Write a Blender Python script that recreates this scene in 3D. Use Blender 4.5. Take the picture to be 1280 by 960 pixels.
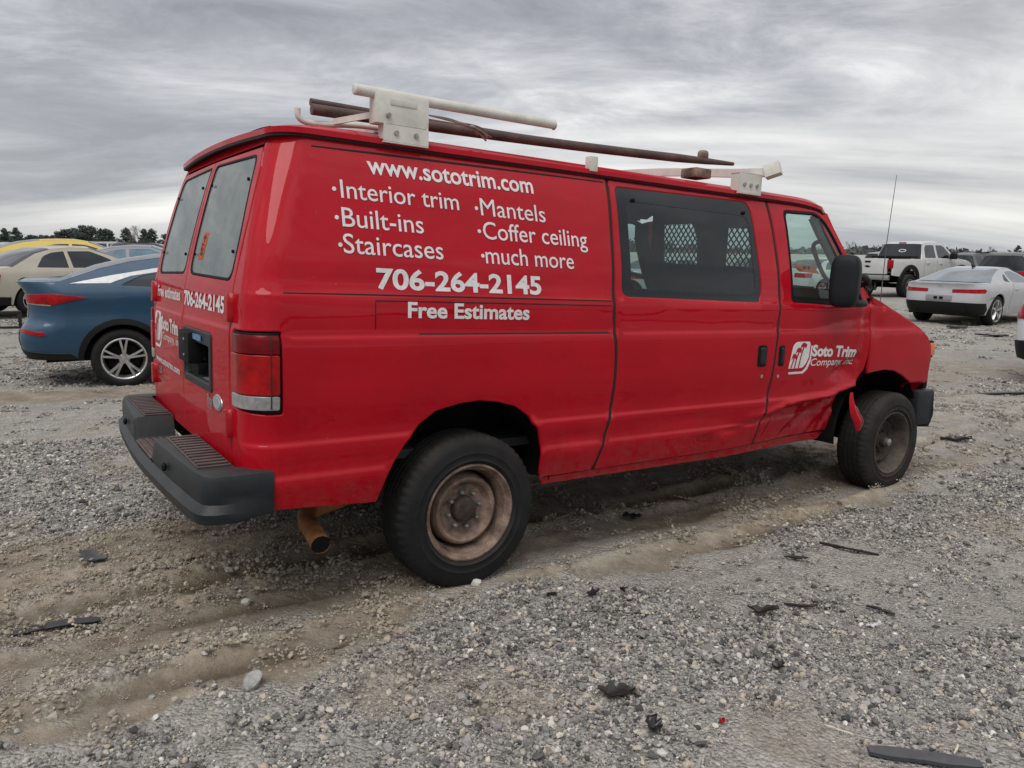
import bpy, bmesh, math, random
import numpy as np
from mathutils import Vector, Matrix
from mathutils.geometry import delaunay_2d_cdt

for o in list(bpy.data.objects):
    bpy.data.objects.remove(o)
scene = bpy.context.scene
R = math.radians
random.seed(7)
rng = np.random.default_rng(7)

# ------------------------------------------------------------------ camera
CAM_H = 1.535
cam_d = bpy.data.cameras.new('camera')
cam = bpy.data.objects.new('camera', cam_d)
scene.collection.objects.link(cam)
cam_d.sensor_width = 36.0
cam_d.lens = 949.5 / 1280 * 36
cam_d.clip_start = 0.05
cam_d.clip_end = 5000
cam.matrix_world = (Matrix.Translation((0, 0, CAM_H)) @ Matrix.Rotation(R(90 - 10.09), 4, 'X')
                    @ Matrix.Rotation(R(0.627), 4, 'Z'))
scene.camera = cam

# ------------------------------------------------------------------ world and sun
SUN_EL, SUN_AZ = 58, 205          # azimuth counted clockwise from +Y
world = bpy.data.worlds.new('World')
scene.world = world
world.use_nodes = True
wt = world.node_tree
wt.nodes.clear()


def N(t, typ, **kw):
    n = t.nodes.new(typ)
    for k, v in kw.items():
        setattr(n, k, v)
    return n


def L(t, a, b):
    t.links.new(a, b)


def math_node(t, op, a, b=None, c=None, clamp=False):
    n = N(t, 'ShaderNodeMath', operation=op, use_clamp=clamp)
    for i, v in enumerate((a, b, c)):
        if v is None:
            continue
        if isinstance(v, (int, float)):
            n.inputs[i].default_value = v
        else:
            L(t, v, n.inputs[i])
    return n.outputs[0]


def ramp(t, fac, stops, interp='LINEAR'):
    n = N(t, 'ShaderNodeValToRGB')
    cr = n.color_ramp
    cr.interpolation = interp
    while len(cr.elements) < len(stops):
        cr.elements.new(0.5)
    for e, (p, c) in zip(cr.elements, stops):
        e.position = p
        e.color = (c[0], c[1], c[2], 1) if isinstance(c, (tuple, list)) else (c, c, c, 1)
    if fac is not None:
        L(t, fac, n.inputs[0])
    return n


def mixc(t, fac, a, b, blend='MIX'):
    n = N(t, 'ShaderNodeMix', data_type='RGBA', blend_type=blend)
    for s, v in ((0, fac), (6, a), (7, b)):
        if isinstance(v, (int, float)):
            n.inputs[s].default_value = v
        elif isinstance(v, (tuple, list)):
            n.inputs[s].default_value = (v[0], v[1], v[2], 1)
        else:
            L(t, v, n.inputs[s])
    return n.outputs[2]


SKY_A, SKY_B, SKY_C, SKY_G = (12.35, 2.53, 0.04), (17.43, 4.19, 4.31), (19.65, 17.45, 5.79), (19.23, 10.78, 13.56)


def build_world():
    t = wt
    out = N(t, 'ShaderNodeOutputWorld')
    sky = N(t, 'ShaderNodeTexSky', sky_type='NISHITA')
    sky.sun_disc = False
    sky.sun_elevation = R(SUN_EL)
    sky.sun_rotation = R(SUN_AZ)
    bg1 = N(t, 'ShaderNodeBackground')
    L(t, sky.outputs[0], bg1.inputs[0])
    bg1.inputs[1].default_value = 0.10
    tc = N(t, 'ShaderNodeTexCoord')
    sep = N(t, 'ShaderNodeSeparateXYZ')
    L(t, tc.outputs['Generated'], sep.inputs[0])
    zc = math_node(t, 'MAXIMUM', sep.outputs[2], 0.0)
    den = math_node(t, 'ADD', zc, 0.20)
    px = math_node(t, 'DIVIDE', sep.outputs[0], den)
    py = math_node(t, 'DIVIDE', sep.outputs[1], den)
    comb = N(t, 'ShaderNodeCombineXYZ')
    L(t, px, comb.inputs[0])
    L(t, py, comb.inputs[1])

    def layer(scale, rot, detail, rough, dist, sx, loc):
        m = N(t, 'ShaderNodeMapping')
        m.inputs['Rotation'].default_value = (0, 0, R(rot))
        m.inputs['Scale'].default_value = (sx, 1, 1)
        m.inputs['Location'].default_value = loc
        L(t, comb.outputs[0], m.inputs[0])
        n = N(t, 'ShaderNodeTexNoise')
        n.inputs['Scale'].default_value = scale
        n.inputs['Detail'].default_value = detail
        n.inputs['Roughness'].default_value = rough
        n.inputs['Distortion'].default_value = dist
        L(t, m.outputs[0], n.inputs['Vector'])
        return n.outputs[0]
    a = layer(0.75, -12, 8, 0.55, 0.3, 0.62, SKY_A)
    b = layer(2.6, -10, 10, 0.66, 0.5, 0.66, SKY_B)
    c = layer(0.30, 8, 3, 0.5, 0.2, 0.8, SKY_C)
    s = math_node(t, 'MULTIPLY', a, 0.42)
    s = math_node(t, 'MULTIPLY_ADD', b, 0.40, s)
    s = math_node(t, 'MULTIPLY_ADD', c, 0.28, s)
    col = ramp(t, s, [(0.445, (.175, .178, .198)), (0.505, (.255, .26, .282)), (0.545, (.345, .35, .37)),
                      (0.59, (.47, .47, .478)), (0.66, (.74, .735, .72))])
    # thinner, paler cloud low over the land
    low = ramp(t, sep.outputs[2], [(0.0, 0.75), (0.05, 0.55), (0.16, 0.28), (0.34, 0.0)])
    colh = mixc(t, low.outputs[0], col.outputs[0], (.50, .525, .555))
    # long pale gaps in the deck near the land, widest towards the right of the view
    g = layer(0.55, 4, 6, 0.55, 0.4, 0.22, SKY_G)
    dirn = N(t, 'ShaderNodeVectorMath', operation='DOT_PRODUCT')
    L(t, tc.outputs['Generated'], dirn.inputs[0])
    dirn.inputs[1].default_value = (math.sin(R(32)), math.cos(R(32)), 0)
    ga = math_node(t, 'MULTIPLY_ADD', dirn.outputs['Value'], 0.16, g)
    gm = ramp(t, ga, [(0.52, 0.0), (0.68, 1.0)])
    lowg = ramp(t, sep.outputs[2], [(0.0, 0.45), (0.04, 0.8), (0.13, 0.85), (0.27, 0.0)])
    gf = math_node(t, 'MULTIPLY', gm.outputs[0], lowg.outputs[0])
    colg = mixc(t, gf, colh, (1.05, 1.03, .98))
    # standard overcast sky: three times as bright overhead as at the horizon
    cie = math_node(t, 'MULTIPLY_ADD', zc, 1.6, 0.80)
    bg2 = N(t, 'ShaderNodeBackground')
    L(t, colg, bg2.inputs[0])
    L(t, cie, bg2.inputs[1])
    mx = N(t, 'ShaderNodeMixShader')
    mx.inputs[0].default_value = 0.96
    L(t, bg1.outputs[0], mx.inputs[1])
    L(t, bg2.outputs[0], mx.inputs[2])
    L(t, mx.outputs[0], out.inputs[0])


build_world()
sd = bpy.data.lights.new('sun', 'SUN')
sd.energy = 1.5
sd.angle = R(40)
sd.color = (1, .97, .93)
sun = bpy.data.objects.new('sun', sd)
scene.collection.objects.link(sun)
az = R(SUN_AZ)
dirv = Vector((math.sin(az) * math.cos(R(SUN_EL)), math.cos(az) * math.cos(R(SUN_EL)), math.sin(R(SUN_EL))))
sun.rotation_euler = dirv.to_track_quat('Z', 'Y').to_euler()
sun.location = (0, 0, 60)
vs = scene.view_settings
vs.view_transform = 'Standard'
vs.look = 'None'
vs.exposure = 0.32
vs.gamma = 1.0
vs.use_curve_mapping = False

# ------------------------------------------------------------------ materials
MATS = {}


def principled(name, col, rough=0.5, metal=0.0, coat=0.0, spec=0.5, var=0.0, vscale=20.0, rvar=0.0, bump=0.0, bscale=150.0,
               dust=0.0, dustcol=(.33, .29, .24), alpha=None):
    """One procedural material: colour with fine variation, roughness variation, relief and dust lying on upward faces."""
    if name in MATS:
        return MATS[name]
    m = bpy.data.materials.new(name)
    m.use_nodes = True
    t = m.node_tree
    p = t.nodes['Principled BSDF']
    p.inputs['Roughness'].default_value = rough
    p.inputs['Metallic'].default_value = metal
    p.inputs['Coat Weight'].default_value = coat
    p.inputs['Coat Roughness'].default_value = 0.05
    p.inputs['Specular IOR Level'].default_value = spec
    tc = N(t, 'ShaderNodeTexCoord')
    c = (col[0], col[1], col[2], 1)
    p.inputs['Base Color'].default_value = c
    src = None
    if var > 0:
        n = N(t, 'ShaderNodeTexNoise')
        n.inputs['Scale'].default_value = vscale
        n.inputs['Detail'].default_value = 6
        n.inputs['Roughness'].default_value = 0.65
        L(t, tc.outputs['Object'], n.inputs['Vector'])
        r = ramp(t, n.outputs[0], [(0.3, tuple(x * (1 - var) for x in col)), (0.7, tuple(min(1, x * (1 + var)) for x in col))])
        src = r.outputs[0]
    if rvar > 0:
        n = N(t, 'ShaderNodeTexNoise')
        n.inputs['Scale'].default_value = vscale * .6
        n.inputs['Detail'].default_value = 5
        L(t, tc.outputs['Object'], n.inputs['Vector'])
        v = math_node(t, 'MULTIPLY_ADD', n.outputs[0], rvar * 2, rough - rvar, clamp=True)
        L(t, v, p.inputs['Roughness'])
    if dust > 0:
        geo = N(t, 'ShaderNodeNewGeometry')
        sp = N(t, 'ShaderNodeSeparateXYZ')
        L(t, geo.outputs['Normal'], sp.inputs[0])
        up = ramp(t, sp.outputs[2], [(0.0, 0.12), (0.75, 1.0)])
        n = N(t, 'ShaderNodeTexNoise')
        n.inputs['Scale'].default_value = 4.0
        n.inputs['Detail'].default_value = 7
        n.inputs['Roughness'].default_value = 0.7
        L(t, tc.outputs['Object'], n.inputs['Vector'])
        nn = ramp(t, n.outputs[0], [(0.3, 0.3), (0.7, 1.0)])
        f = math_node(t, 'MULTIPLY', up.outputs[0], nn.outputs[0])
        f = math_node(t, 'MULTIPLY', f, dust, clamp=True)
        src = mixc(t, f, src if src is not None else col, dustcol)
        rr = math_node(t, 'MULTIPLY_ADD', f, 0.6, rough, clamp=True)
        if rvar == 0:
            L(t, rr, p.inputs['Roughness'])
        cw = math_node(t, 'MULTIPLY_ADD', f, -coat, coat, clamp=True)
        L(t, cw, p.inputs['Coat Weight'])
        p.inputs['Coat Roughness'].default_value = 0.02
    if src is not None:
        L(t, src, p.inputs['Base Color'])
    if bump > 0:
        n = N(t, 'ShaderNodeTexNoise')
        n.inputs['Scale'].default_value = bscale
        n.inputs['Detail'].default_value = 4
        L(t, tc.outputs['Object'], n.inputs['Vector'])
        b = N(t, 'ShaderNodeBump')
        b.inputs['Strength'].default_value = bump
        b.inputs['Distance'].default_value = 0.01
        L(t, n.outputs[0], b.inputs['Height'])
        L(t, b.outputs[0], p.inputs['Normal'])
    MATS[name] = m
    return m


def glass_mat(name, tint, refl_rough=0.02, dust=0.0, dustcol=(.5, .52, .5), ior=1.5):
    """A thin pane: tinted see-through, Fresnel reflection, a film for dust and painted sky sheen."""
    if name in MATS:
        return MATS[name]
    m = bpy.data.materials.new(name)
    m.use_nodes = True
    t = m.node_tree
    t.nodes.clear()
    out = N(t, 'ShaderNodeOutputMaterial')
    tr = N(t, 'ShaderNodeBsdfTransparent')
    tr.inputs[0].default_value = (*tint, 1)
    gl = N(t, 'ShaderNodeBsdfGlossy')
    gl.inputs['Roughness'].default_value = refl_rough
    fr = N(t, 'ShaderNodeFresnel')
    geo = N(t, 'ShaderNodeNewGeometry')
    io = math_node(t, 'MULTIPLY_ADD', geo.outputs['Backfacing'], 1.0 / ior - ior, ior)
    L(t, io, fr.inputs[0])
    mx = N(t, 'ShaderNodeMixShader')
    L(t, fr.outputs[0], mx.inputs[0])
    L(t, tr.outputs[0], mx.inputs[1])
    L(t, gl.outputs[0], mx.inputs[2])
    last = mx.outputs[0]
    if dust > 0:
        tc = N(t, 'ShaderNodeTexCoord')
        n = N(t, 'ShaderNodeTexNoise')
        n.inputs['Scale'].default_value = 5
        n.inputs['Detail'].default_value = 8
        n.inputs['Roughness'].default_value = .7
        L(t, tc.outputs['Object'], n.inputs['Vector'])
        r = ramp(t, n.outputs[0], [(0.3, dust * .6), (0.7, dust * 1.3)])
        df = N(t, 'ShaderNodeBsdfDiffuse')
        df.inputs[0].default_value = (*dustcol, 1)
        m2 = N(t, 'ShaderNodeMixShader')
        L(t, r.outputs[0], m2.inputs[0])
        L(t, last, m2.inputs[1])
        L(t, df.outputs[0], m2.inputs[2])
        last = m2.outputs[0]
    L(t, last, out.inputs[0])
    MATS[name] = m
    return m


def red_paint():
    m = principled('van_red_paint', (.385, .0005, .0100), rough=.40, coat=.50, spec=.01, var=.10, vscale=2.2, rvar=.0, dust=.12, dustcol=(.30, .17, .15))
    t = m.node_tree
    p = t.nodes['Principled BSDF']
    tc = N(t, 'ShaderNodeTexCoord')
    # scratches and mud spray carried on the lower body
    mp = N(t, 'ShaderNodeMapping')
    mp.inputs['Scale'].default_value = (3.0, 3.0, 90.0)
    mp.inputs['Rotation'].default_value = (0, R(4), 0)
    L(t, tc.outputs['Object'], mp.inputs[0])
    n = N(t, 'ShaderNodeTexNoise')
    n.inputs['Scale'].default_value = 1.2
    n.inputs['Detail'].default_value = 9
    n.inputs['Roughness'].default_value = .75
    L(t, mp.outputs[0], n.inputs['Vector'])
    sc = ramp(t, n.outputs[0], [(0.655, 0.0), (0.72, 0.28)])
    src = p.inputs['Base Color'].links[0].from_socket
    c1 = mixc(t, sc.outputs[0], src, (.52, .20, .19))
    # stone chips
    ch = N(t, 'ShaderNodeTexNoise')
    ch.inputs['Scale'].default_value = 70
    ch.inputs['Detail'].default_value = 2
    L(t, tc.outputs['Object'], ch.inputs['Vector'])
    cf_ = ramp(t, ch.outputs[0], [(0.765, 0.0), (0.785, 0.55)])
    c1 = mixc(t, cf_.outputs[0], c1, (.30, .16, .14))
    sp = N(t, 'ShaderNodeSeparateXYZ')
    L(t, tc.outputs['Object'], sp.inputs[0])
    low = ramp(t, sp.outputs[2], [(0.44, 1.0), (0.52, 0.35), (0.75, 0.0)])
    n2 = N(t, 'ShaderNodeTexNoise')
    n2.inputs['Scale'].default_value = 14
    n2.inputs['Detail'].default_value = 8
    n2.inputs['Roughness'].default_value = .7
    L(t, tc.outputs['Object'], n2.inputs['Vector'])
    g = ramp(t, n2.outputs[0], [(0.42, 0.0), (0.70, 0.55)])
    f = math_node(t, 'MULTIPLY', low.outputs[0], g.outputs[0])
    c2 = mixc(t, f, c1, (.16, .105, .08))
    L(t, c2, p.inputs['Base Color'])
    return m


RED = red_paint()
RED2 = principled('van_red_trim', (.34, .003, .008), rough=.42, coat=.3, spec=.15, var=.15, vscale=9)
BLACK = principled('black_rubber', (.006, .006, .007), rough=.6, spec=.15, var=.3, vscale=30)
DARK = principled('dark_underbody', (.010, .009, .0085), rough=.95, spec=.1, var=.5, vscale=8)
INNER = principled('dark_cabin_trim', (.03, .031, .034), rough=.75, var=.2, vscale=12)
SEATM = principled('seat_cloth', (.045, .047, .052), rough=.9, var=.25, vscale=60)
GREYP = principled('grey_bumper_plastic', (.0125, .0165, .0195), rough=.40, spec=.22, var=.4, vscale=7, bump=.12, bscale=420, dust=.09)
TREADM = principled('step_tread_plastic', (.040, .024, .026), rough=.6, var=.3, vscale=16, dust=.25)
MIRM = principled('mirror_plastic', (.012, .014, .0165), rough=.55, spec=.2, var=.2, vscale=10, bump=.1, bscale=500)
TYRE = principled('tyre_rubber', (.011, .0115, .0125), rough=.65, spec=.2, var=.35, vscale=9, bump=.25, bscale=90, dust=.26, dustcol=(.16, .135, .11))
TYREOLD = principled('dusty_tyre_rubber', (.018, .0175, .017), rough=.75, spec=.2, var=.4, vscale=10, bump=.3, bscale=80, dust=.35, dustcol=(.13, .11, .09))
RUST = principled('rusty_steel_wheel', (.20, .138, .104), rough=.7, metal=.25, var=.75, vscale=11, bump=.4, bscale=90)
RUSTD = principled('dark_rusty_hub', (.050, .036, .030), rough=.8, metal=.2, var=.5, vscale=25, bump=.4, bscale=120)
PIPEM = principled('rusty_exhaust', (.32, .125, .045), rough=.75, var=.45, vscale=18, bump=.2, bscale=120)
WHITEP = principled('rack_white_paint', (.60, .585, .53), rough=.5, var=.14, vscale=14, dust=.3, dustcol=(.36, .30, .22), bump=.1)
BROWNP = principled('rust_brown_pole', (.075, .042, .034), rough=.65, var=.5, vscale=9, bump=.3, bscale=70)
CHROME = principled('dull_chrome', (.55, .55, .55), rough=.22, metal=1.0, var=.1)
STEEL = principled('zinc_steel', (.34, .33, .31), rough=.45, metal=.8, var=.3, vscale=40)
VINYL = principled('white_vinyl_letters', (.64, .615, .615), rough=.5, var=.13, vscale=45)
VINYLD = principled('faded_vinyl_letters', (.60, .52, .51), rough=.55, var=.12, vscale=60)
ORANGE = principled('orange_sticker', (.85, .16, .025), rough=.6, var=.1, vscale=40)
_t = ORANGE.node_tree
_tl = N(_t, 'ShaderNodeBsdfTranslucent')
_tl.inputs[0].default_value = (.9, .20, .04, 1)
_mx = N(_t, 'ShaderNodeMixShader')
_mx.inputs[0].default_value = .45
L(_t, _t.nodes['Principled BSDF'].outputs[0], _mx.inputs[1])
L(_t, _tl.outputs[0], _mx.inputs[2])
L(_t, _mx.outputs[0], _t.nodes['Material Output'].inputs[0])
INK = principled('ink_black', (.03, .015, .01), rough=.6)
SEAM = principled('seam_black', (.010, .006, .006), rough=.8)
RLENS = principled('red_lens', (.29, .002, .004), rough=.2, coat=.3, spec=.15, var=.5, vscale=14)
RLENSD = principled('dark_red_lens', (.13, .001, .003), rough=.2, coat=.2, spec=.1, var=.4, vscale=12)
CLENS = principled('clear_lens', (.24, .235, .235), rough=.16, coat=1.0, var=.3, vscale=35)
AMBER = principled('amber_lens', (.65, .17, .02), rough=.2, coat=1.0, var=.3, vscale=20)
GLASS = glass_mat('tinted_side_glass', (.56, .68, .67), dust=.035, dustcol=(.34, .42, .47), ior=1.46)  # bluish dust colour stands in for the sky reflected in the pane
GLASSB = glass_mat('upper_tint_band_glass', (.36, .47, .52), dust=.10)
GLASSF = glass_mat('cab_glass', (.76, .90, .85), dust=.05)
GLASSR = glass_mat('dusty_rear_glass', (.34, .40, .41), dust=.27, dustcol=(.46, .53, .52), ior=1.65)  # pale film is part dust, part painted sky reflection
FRIT = principled('glass_frit_band', (.010, .012, .015), rough=.14, coat=.2, spec=.2, var=.15, vscale=3)
CARGLASS = principled('car_glass_dark', (.010, .013, .016), rough=.06, spec=.4, coat=.6, var=.4, vscale=2)
CARGLASS2 = principled('car_glass_grey', (.15, .18, .19), rough=.12, spec=.8, coat=.8, var=.3, vscale=2)


# ------------------------------------------------------------------ mesh helpers
class MB:
    def __init__(self):
        self.v, self.f, self.n, self.hasn = [], [], [], True
        self.k = 0

    def add(self, verts, faces, normals=None):
        verts = np.asarray(verts, float).reshape(-1, 3)
        self.v.append(verts)
        self.f += [tuple(int(i) + self.k for i in f) for f in faces]
        if normals is None:
            self.hasn = False
            normals = np.zeros_like(verts)
        self.n.append(np.asarray(normals, float))
        self.k += len(verts)
        return self

    def build(self, name, mat, parent=None, smooth=True, sharp=35):
        me = bpy.data.meshes.new(name)
        v = np.concatenate(self.v)
        me.from_pydata(v.tolist(), [], self.f)
        me.materials.append(mat)
        if smooth:
            me.polygons.foreach_set('use_smooth', [True] * len(me.polygons))
            if self.hasn:
                n = np.concatenate(self.n)
                n /= np.maximum(np.linalg.norm(n, axis=1, keepdims=True), 1e-9)
                me.normals_split_custom_set_from_vertices(n.tolist())
            elif sharp is not None:
                me.set_sharp_from_angle(angle=R(sharp))
        me.update()
        o = bpy.data.objects.new(name, me)
        scene.collection.objects.link(o)
        if parent is not None:
            o.parent = parent
        return o


def empty(name, mat=None, loc=None, heading=None):
    o = bpy.data.objects.new(name, None)
    o.empty_display_size = .2
    scene.collection.objects.link(o)
    if mat is not None:
        o.matrix_world = mat
    elif loc is not None:
        o.location = loc
        if heading is not None:
            o.rotation_euler = (0, 0, heading)
    return o


def tag(o, label=None, cat=None, group=None, kind=None):
    for k, v in (('label', label), ('category', cat), ('group', group), ('kind', kind)):
        if v:
            o[k] = v
    return o


def pchip(xs, ys):
    xs, ys = np.asarray(xs, float), np.asarray(ys, float)
    h = np.diff(xs)
    d = np.diff(ys) / h
    m = np.zeros_like(ys)
    for i in range(1, len(xs) - 1):
        if d[i - 1] * d[i] > 0:
            w1, w2 = 2 * h[i] + h[i - 1], h[i] + 2 * h[i - 1]
            m[i] = (w1 + w2) / (w1 / d[i - 1] + w2 / d[i])
    m[0], m[-1] = d[0], d[-1]

    def f(x):
        x = np.clip(np.asarray(x, float), xs[0], xs[-1])
        i = np.clip(np.searchsorted(xs, x) - 1, 0, len(xs) - 2)
        t = (x - xs[i]) / h[i]
        return ((2 * t**3 - 3 * t**2 + 1) * ys[i] + (t**3 - 2 * t**2 + t) * h[i] * m[i]
                + (-2 * t**3 + 3 * t**2) * ys[i + 1] + (t**3 - t**2) * h[i] * m[i + 1])
    return f


def ss(x):
    x = np.clip(x, 0, 1)
    return x * x * (3 - 2 * x)


def _h2(ix, iy, s):
    n = (ix * 374761393 + iy * 668265263 + s * 974711) & 0xffffffff
    n = ((n ^ (n >> 13)) * 1274126177) & 0xffffffff
    return ((n ^ (n >> 16)) & 0xffff) / 65535.0


def vnoise(x, y, s=0):
    x, y = np.asarray(x, float), np.asarray(y, float)
    ix, iy = np.floor(x).astype(np.int64), np.floor(y).astype(np.int64)
    fx, fy = x - ix, y - iy
    fx, fy = fx * fx * (3 - 2 * fx), fy * fy * (3 - 2 * fy)
    a, b, c, d = _h2(ix, iy, s), _h2(ix + 1, iy, s), _h2(ix, iy + 1, s), _h2(ix + 1, iy + 1, s)
    return (a * (1 - fx) + b * fx) * (1 - fy) + (c * (1 - fx) + d * fx) * fy


def fbm(x, y, s=0, o=4):
    r, a, t = 0, 1., 0
    for i in range(o):
        r = r + a * vnoise(x * 2**i, y * 2**i, s + i * 17)
        t += a
        a *= .5
    return r / t


class Surf:
    """A parametric surface (a, b) -> point, with numeric normals pointing outwards."""

    def __init__(self, fn, sgn=1):
        self.fn, self.sgn = fn, sgn

    def P(self, a, b):
        return self.fn(np.asarray(a, float), np.asarray(b, float))

    def N(self, a, b, e=.002):
        a, b = np.asarray(a, float), np.asarray(b, float)
        da = self.fn(a + e, b) - self.fn(a - e, b)
        db = self.fn(a, b + e) - self.fn(a, b - e)
        n = np.cross(da, db) * self.sgn
        return n / np.maximum(np.linalg.norm(n, axis=-1, keepdims=True), 1e-12)

    def at(self, a, b, d=0):
        p = self.P(a, b)
        return p + self.N(a, b) * d if d else p


def densify(loop, sp):
    loop = np.asarray(loop, float)
    out = []
    for i in range(len(loop)):
        p, q = loop[i], loop[(i + 1) % len(loop)]
        n = max(1, int(math.ceil(np.linalg.norm(q - p) / sp)))
        for k in range(n):
            out.append(p + (q - p) * k / n)
    return np.array(out)


def area2(l):
    x, y = l[:, 0], l[:, 1]
    return np.sum(x * np.roll(y, -1) - np.roll(x, -1) * y)


def rounded(pts, r, n=5):
    """Polygon with its corners rounded; r a number or one per corner."""
    pts = [np.array(p, float) for p in pts]
    out = []
    m = len(pts)
    for i in range(m):
        p0, p, p1 = pts[i - 1], pts[i], pts[(i + 1) % m]
        ri = r[i] if isinstance(r, (list, tuple)) else r
        if ri <= 0:
            out.append(p)
            continue
        a, b = p0 - p, p1 - p
        la, lb = np.linalg.norm(a), np.linalg.norm(b)
        k = min(ri, la * .48, lb * .48)
        A, B = p + a / la * k, p + b / lb * k
        for j in range(n + 1):
            t = j / n
            out.append((1 - t)**2 * A + 2 * t * (1 - t) * p + t * t * B)
    return np.array(out)


def inside(px, py, loops):
    c = np.zeros(len(px), bool)
    for l in loops:
        x0, y0 = l[:, 0], l[:, 1]
        x1, y1 = np.roll(x0, -1), np.roll(y0, -1)
        for i in range(len(l)):
            if y0[i] == y1[i]:
                continue
            k = ((y0[i] > py) != (y1[i] > py)) & (px < (x1[i] - x0[i]) * (py - y0[i]) / (y1[i] - y0[i]) + x0[i])
            c ^= k
    return c


def segdist(P, loops):
    d = np.full(len(P), 1e9)
    for l in loops:
        A, B = l, np.roll(l, -1, 0)
        for a, b in zip(A, B):
            ab = b - a
            t = np.clip(((P - a) @ ab) / max(ab @ ab, 1e-12), 0, 1)
            q = P - a - t[:, None] * ab
            d = np.minimum(d, np.einsum('ij,ij->i', q, q))
    return np.sqrt(d)


def panel_data(surf, outline, holes=(), conv=None, sp=.05, esp=None, depth=.02, rnd=.005, off=0.0, rows=(), norim=None):
    """A sheet cut from a surface along an outline with holes; its edges are rolled over and turned inward by depth."""
    esp = esp or sp
    loops = []
    for i, l in enumerate([outline] + list(holes)):
        l = densify(l, esp)
        if conv:
            l = np.stack(conv(l[:, 0], l[:, 1]), -1)
        keep = np.linalg.norm(l - np.roll(l, 1, 0), axis=1) > 1e-5
        l = l[keep]
        a = area2(l)
        if (i == 0) != (a > 0):
            l = l[::-1]
        loops.append(l)
    outer, inner = [], []
    for l in loops:
        t = np.roll(l, -1, 0) - np.roll(l, 1, 0)
        t /= np.maximum(np.linalg.norm(t, axis=1, keepdims=True), 1e-9)
        nin = np.stack([-t[:, 1], t[:, 0]], -1)
        outer.append((l, nin))
        inner.append(l + nin * rnd)
    lo, hi = loops[0].min(0), loops[0].max(0)
    gx = np.arange(lo[0] + sp * .5, hi[0], sp)
    gy = np.arange(lo[1] + sp * .5, hi[1], sp * .87)
    pts = []
    rws = [r for r in rows if lo[1] < r < hi[1]]
    for j, y in enumerate(gy):
        if rws and min(abs(y - r) for r in rws) < sp * .45:
            continue
        for x in gx:
            pts.append((x + (sp * .5 if j % 2 else 0), y))
    for r in rws:
        for x in np.arange(lo[0], hi[0], sp * .5):
            pts.append((x, r))
    pts = np.array(pts) if pts else np.zeros((0, 2))
    if len(pts):
        pts = pts[inside(pts[:, 0], pts[:, 1], inner)]
    if len(pts):
        pts = pts[segdist(pts, inner) > min(sp * .4, .02)]
    allp = np.concatenate(inner + [pts])
    edges = []
    k = 0
    for l in inner:
        n = len(l)
        edges += [(k + i, k + (i + 1) % n) for i in range(n)]
        k += n
    r = delaunay_2d_cdt([Vector(p) for p in allp.tolist()], edges, [], 0, 1e-7)
    V = np.array([tuple(p) for p in r[0]])
    F = np.array([f for f in r[2]])
    c = V[F].mean(1)
    F = F[inside(c[:, 0], c[:, 1], inner)]
    P = surf.at(V[:, 0], V[:, 1], off) if off else surf.P(V[:, 0], V[:, 1])
    Nn = surf.N(V[:, 0], V[:, 1])
    # orientation
    fn = np.cross(P[F[:, 1]] - P[F[:, 0]], P[F[:, 2]] - P[F[:, 0]])
    flip = (np.einsum('ij,ij->i', fn, Nn[F[:, 0]]) < 0)
    F[flip] = F[flip][:, ::-1]
    VV, FF, NN = [P], [tuple(f) for f in F], [Nn]
    base = len(P)
    # rim
    orient = r[3]
    o2n = {}
    for ni, lst in enumerate(orient):
        for oi in lst:
            o2n[oi] = ni
    k = 0
    for (l, nin), il in zip(outer, inner):
        n = len(l)
        Nl = surf.N(l[:, 0], l[:, 1])
        lat = surf.P(l[:, 0] - nin[:, 0] * .002, l[:, 1] - nin[:, 1] * .002) - surf.P(l[:, 0], l[:, 1])
        lat /= np.maximum(np.linalg.norm(lat, axis=1, keepdims=True), 1e-9)
        Pl = surf.P(l[:, 0], l[:, 1]) + Nl * (off - rnd * .7)
        Pd = surf.P(l[:, 0], l[:, 1]) + Nl * (off - depth)
        VV += [Pl, Pd]
        NN += [Nl + lat, lat]
        for i in range(n):
            j = (i + 1) % n
            if norim is not None and norim(l[i]) and norim(l[j]):
                # free edge: close the rounding only
                pass
            a, b = o2n.get(k + i, k + i), o2n.get(k + j, k + j)
            q1 = (a, base + i, base + j, b)
            # orient by normals
            tri = np.cross(Pl[i] - P[a], Pl[j] - P[a])
            if tri @ Nl[i] < 0:
                q1 = q1[::-1]
                q2 = (base + j, base + n + j, base + n + i, base + i)
            else:
                q2 = (base + i, base + n + i, base + n + j, base + j)
            FF += [q1, q2]
        base += 2 * n
        k += n
    return np.concatenate(VV), FF, np.concatenate(NN)


def panel(name, surf, outline, mat, parent=None, **kw):
    return MB().add(*panel_data(surf, outline, **kw)).build(name, mat, parent)


def frame_path(path):
    path = np.asarray(path, float)
    t = np.gradient(path, axis=0)
    t /= np.maximum(np.linalg.norm(t, axis=1, keepdims=True), 1e-9)
    u = np.array([0, 0, 1.]) if abs(t[0][2]) < .9 else np.array([1., 0, 0])
    us = []
    for k in range(len(path)):
        u = u - t[k] * (u @ t[k])
        u /= np.linalg.norm(u)
        us.append(u.copy())
    us = np.array(us)
    return path, t, us, np.cross(t, us)


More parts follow.
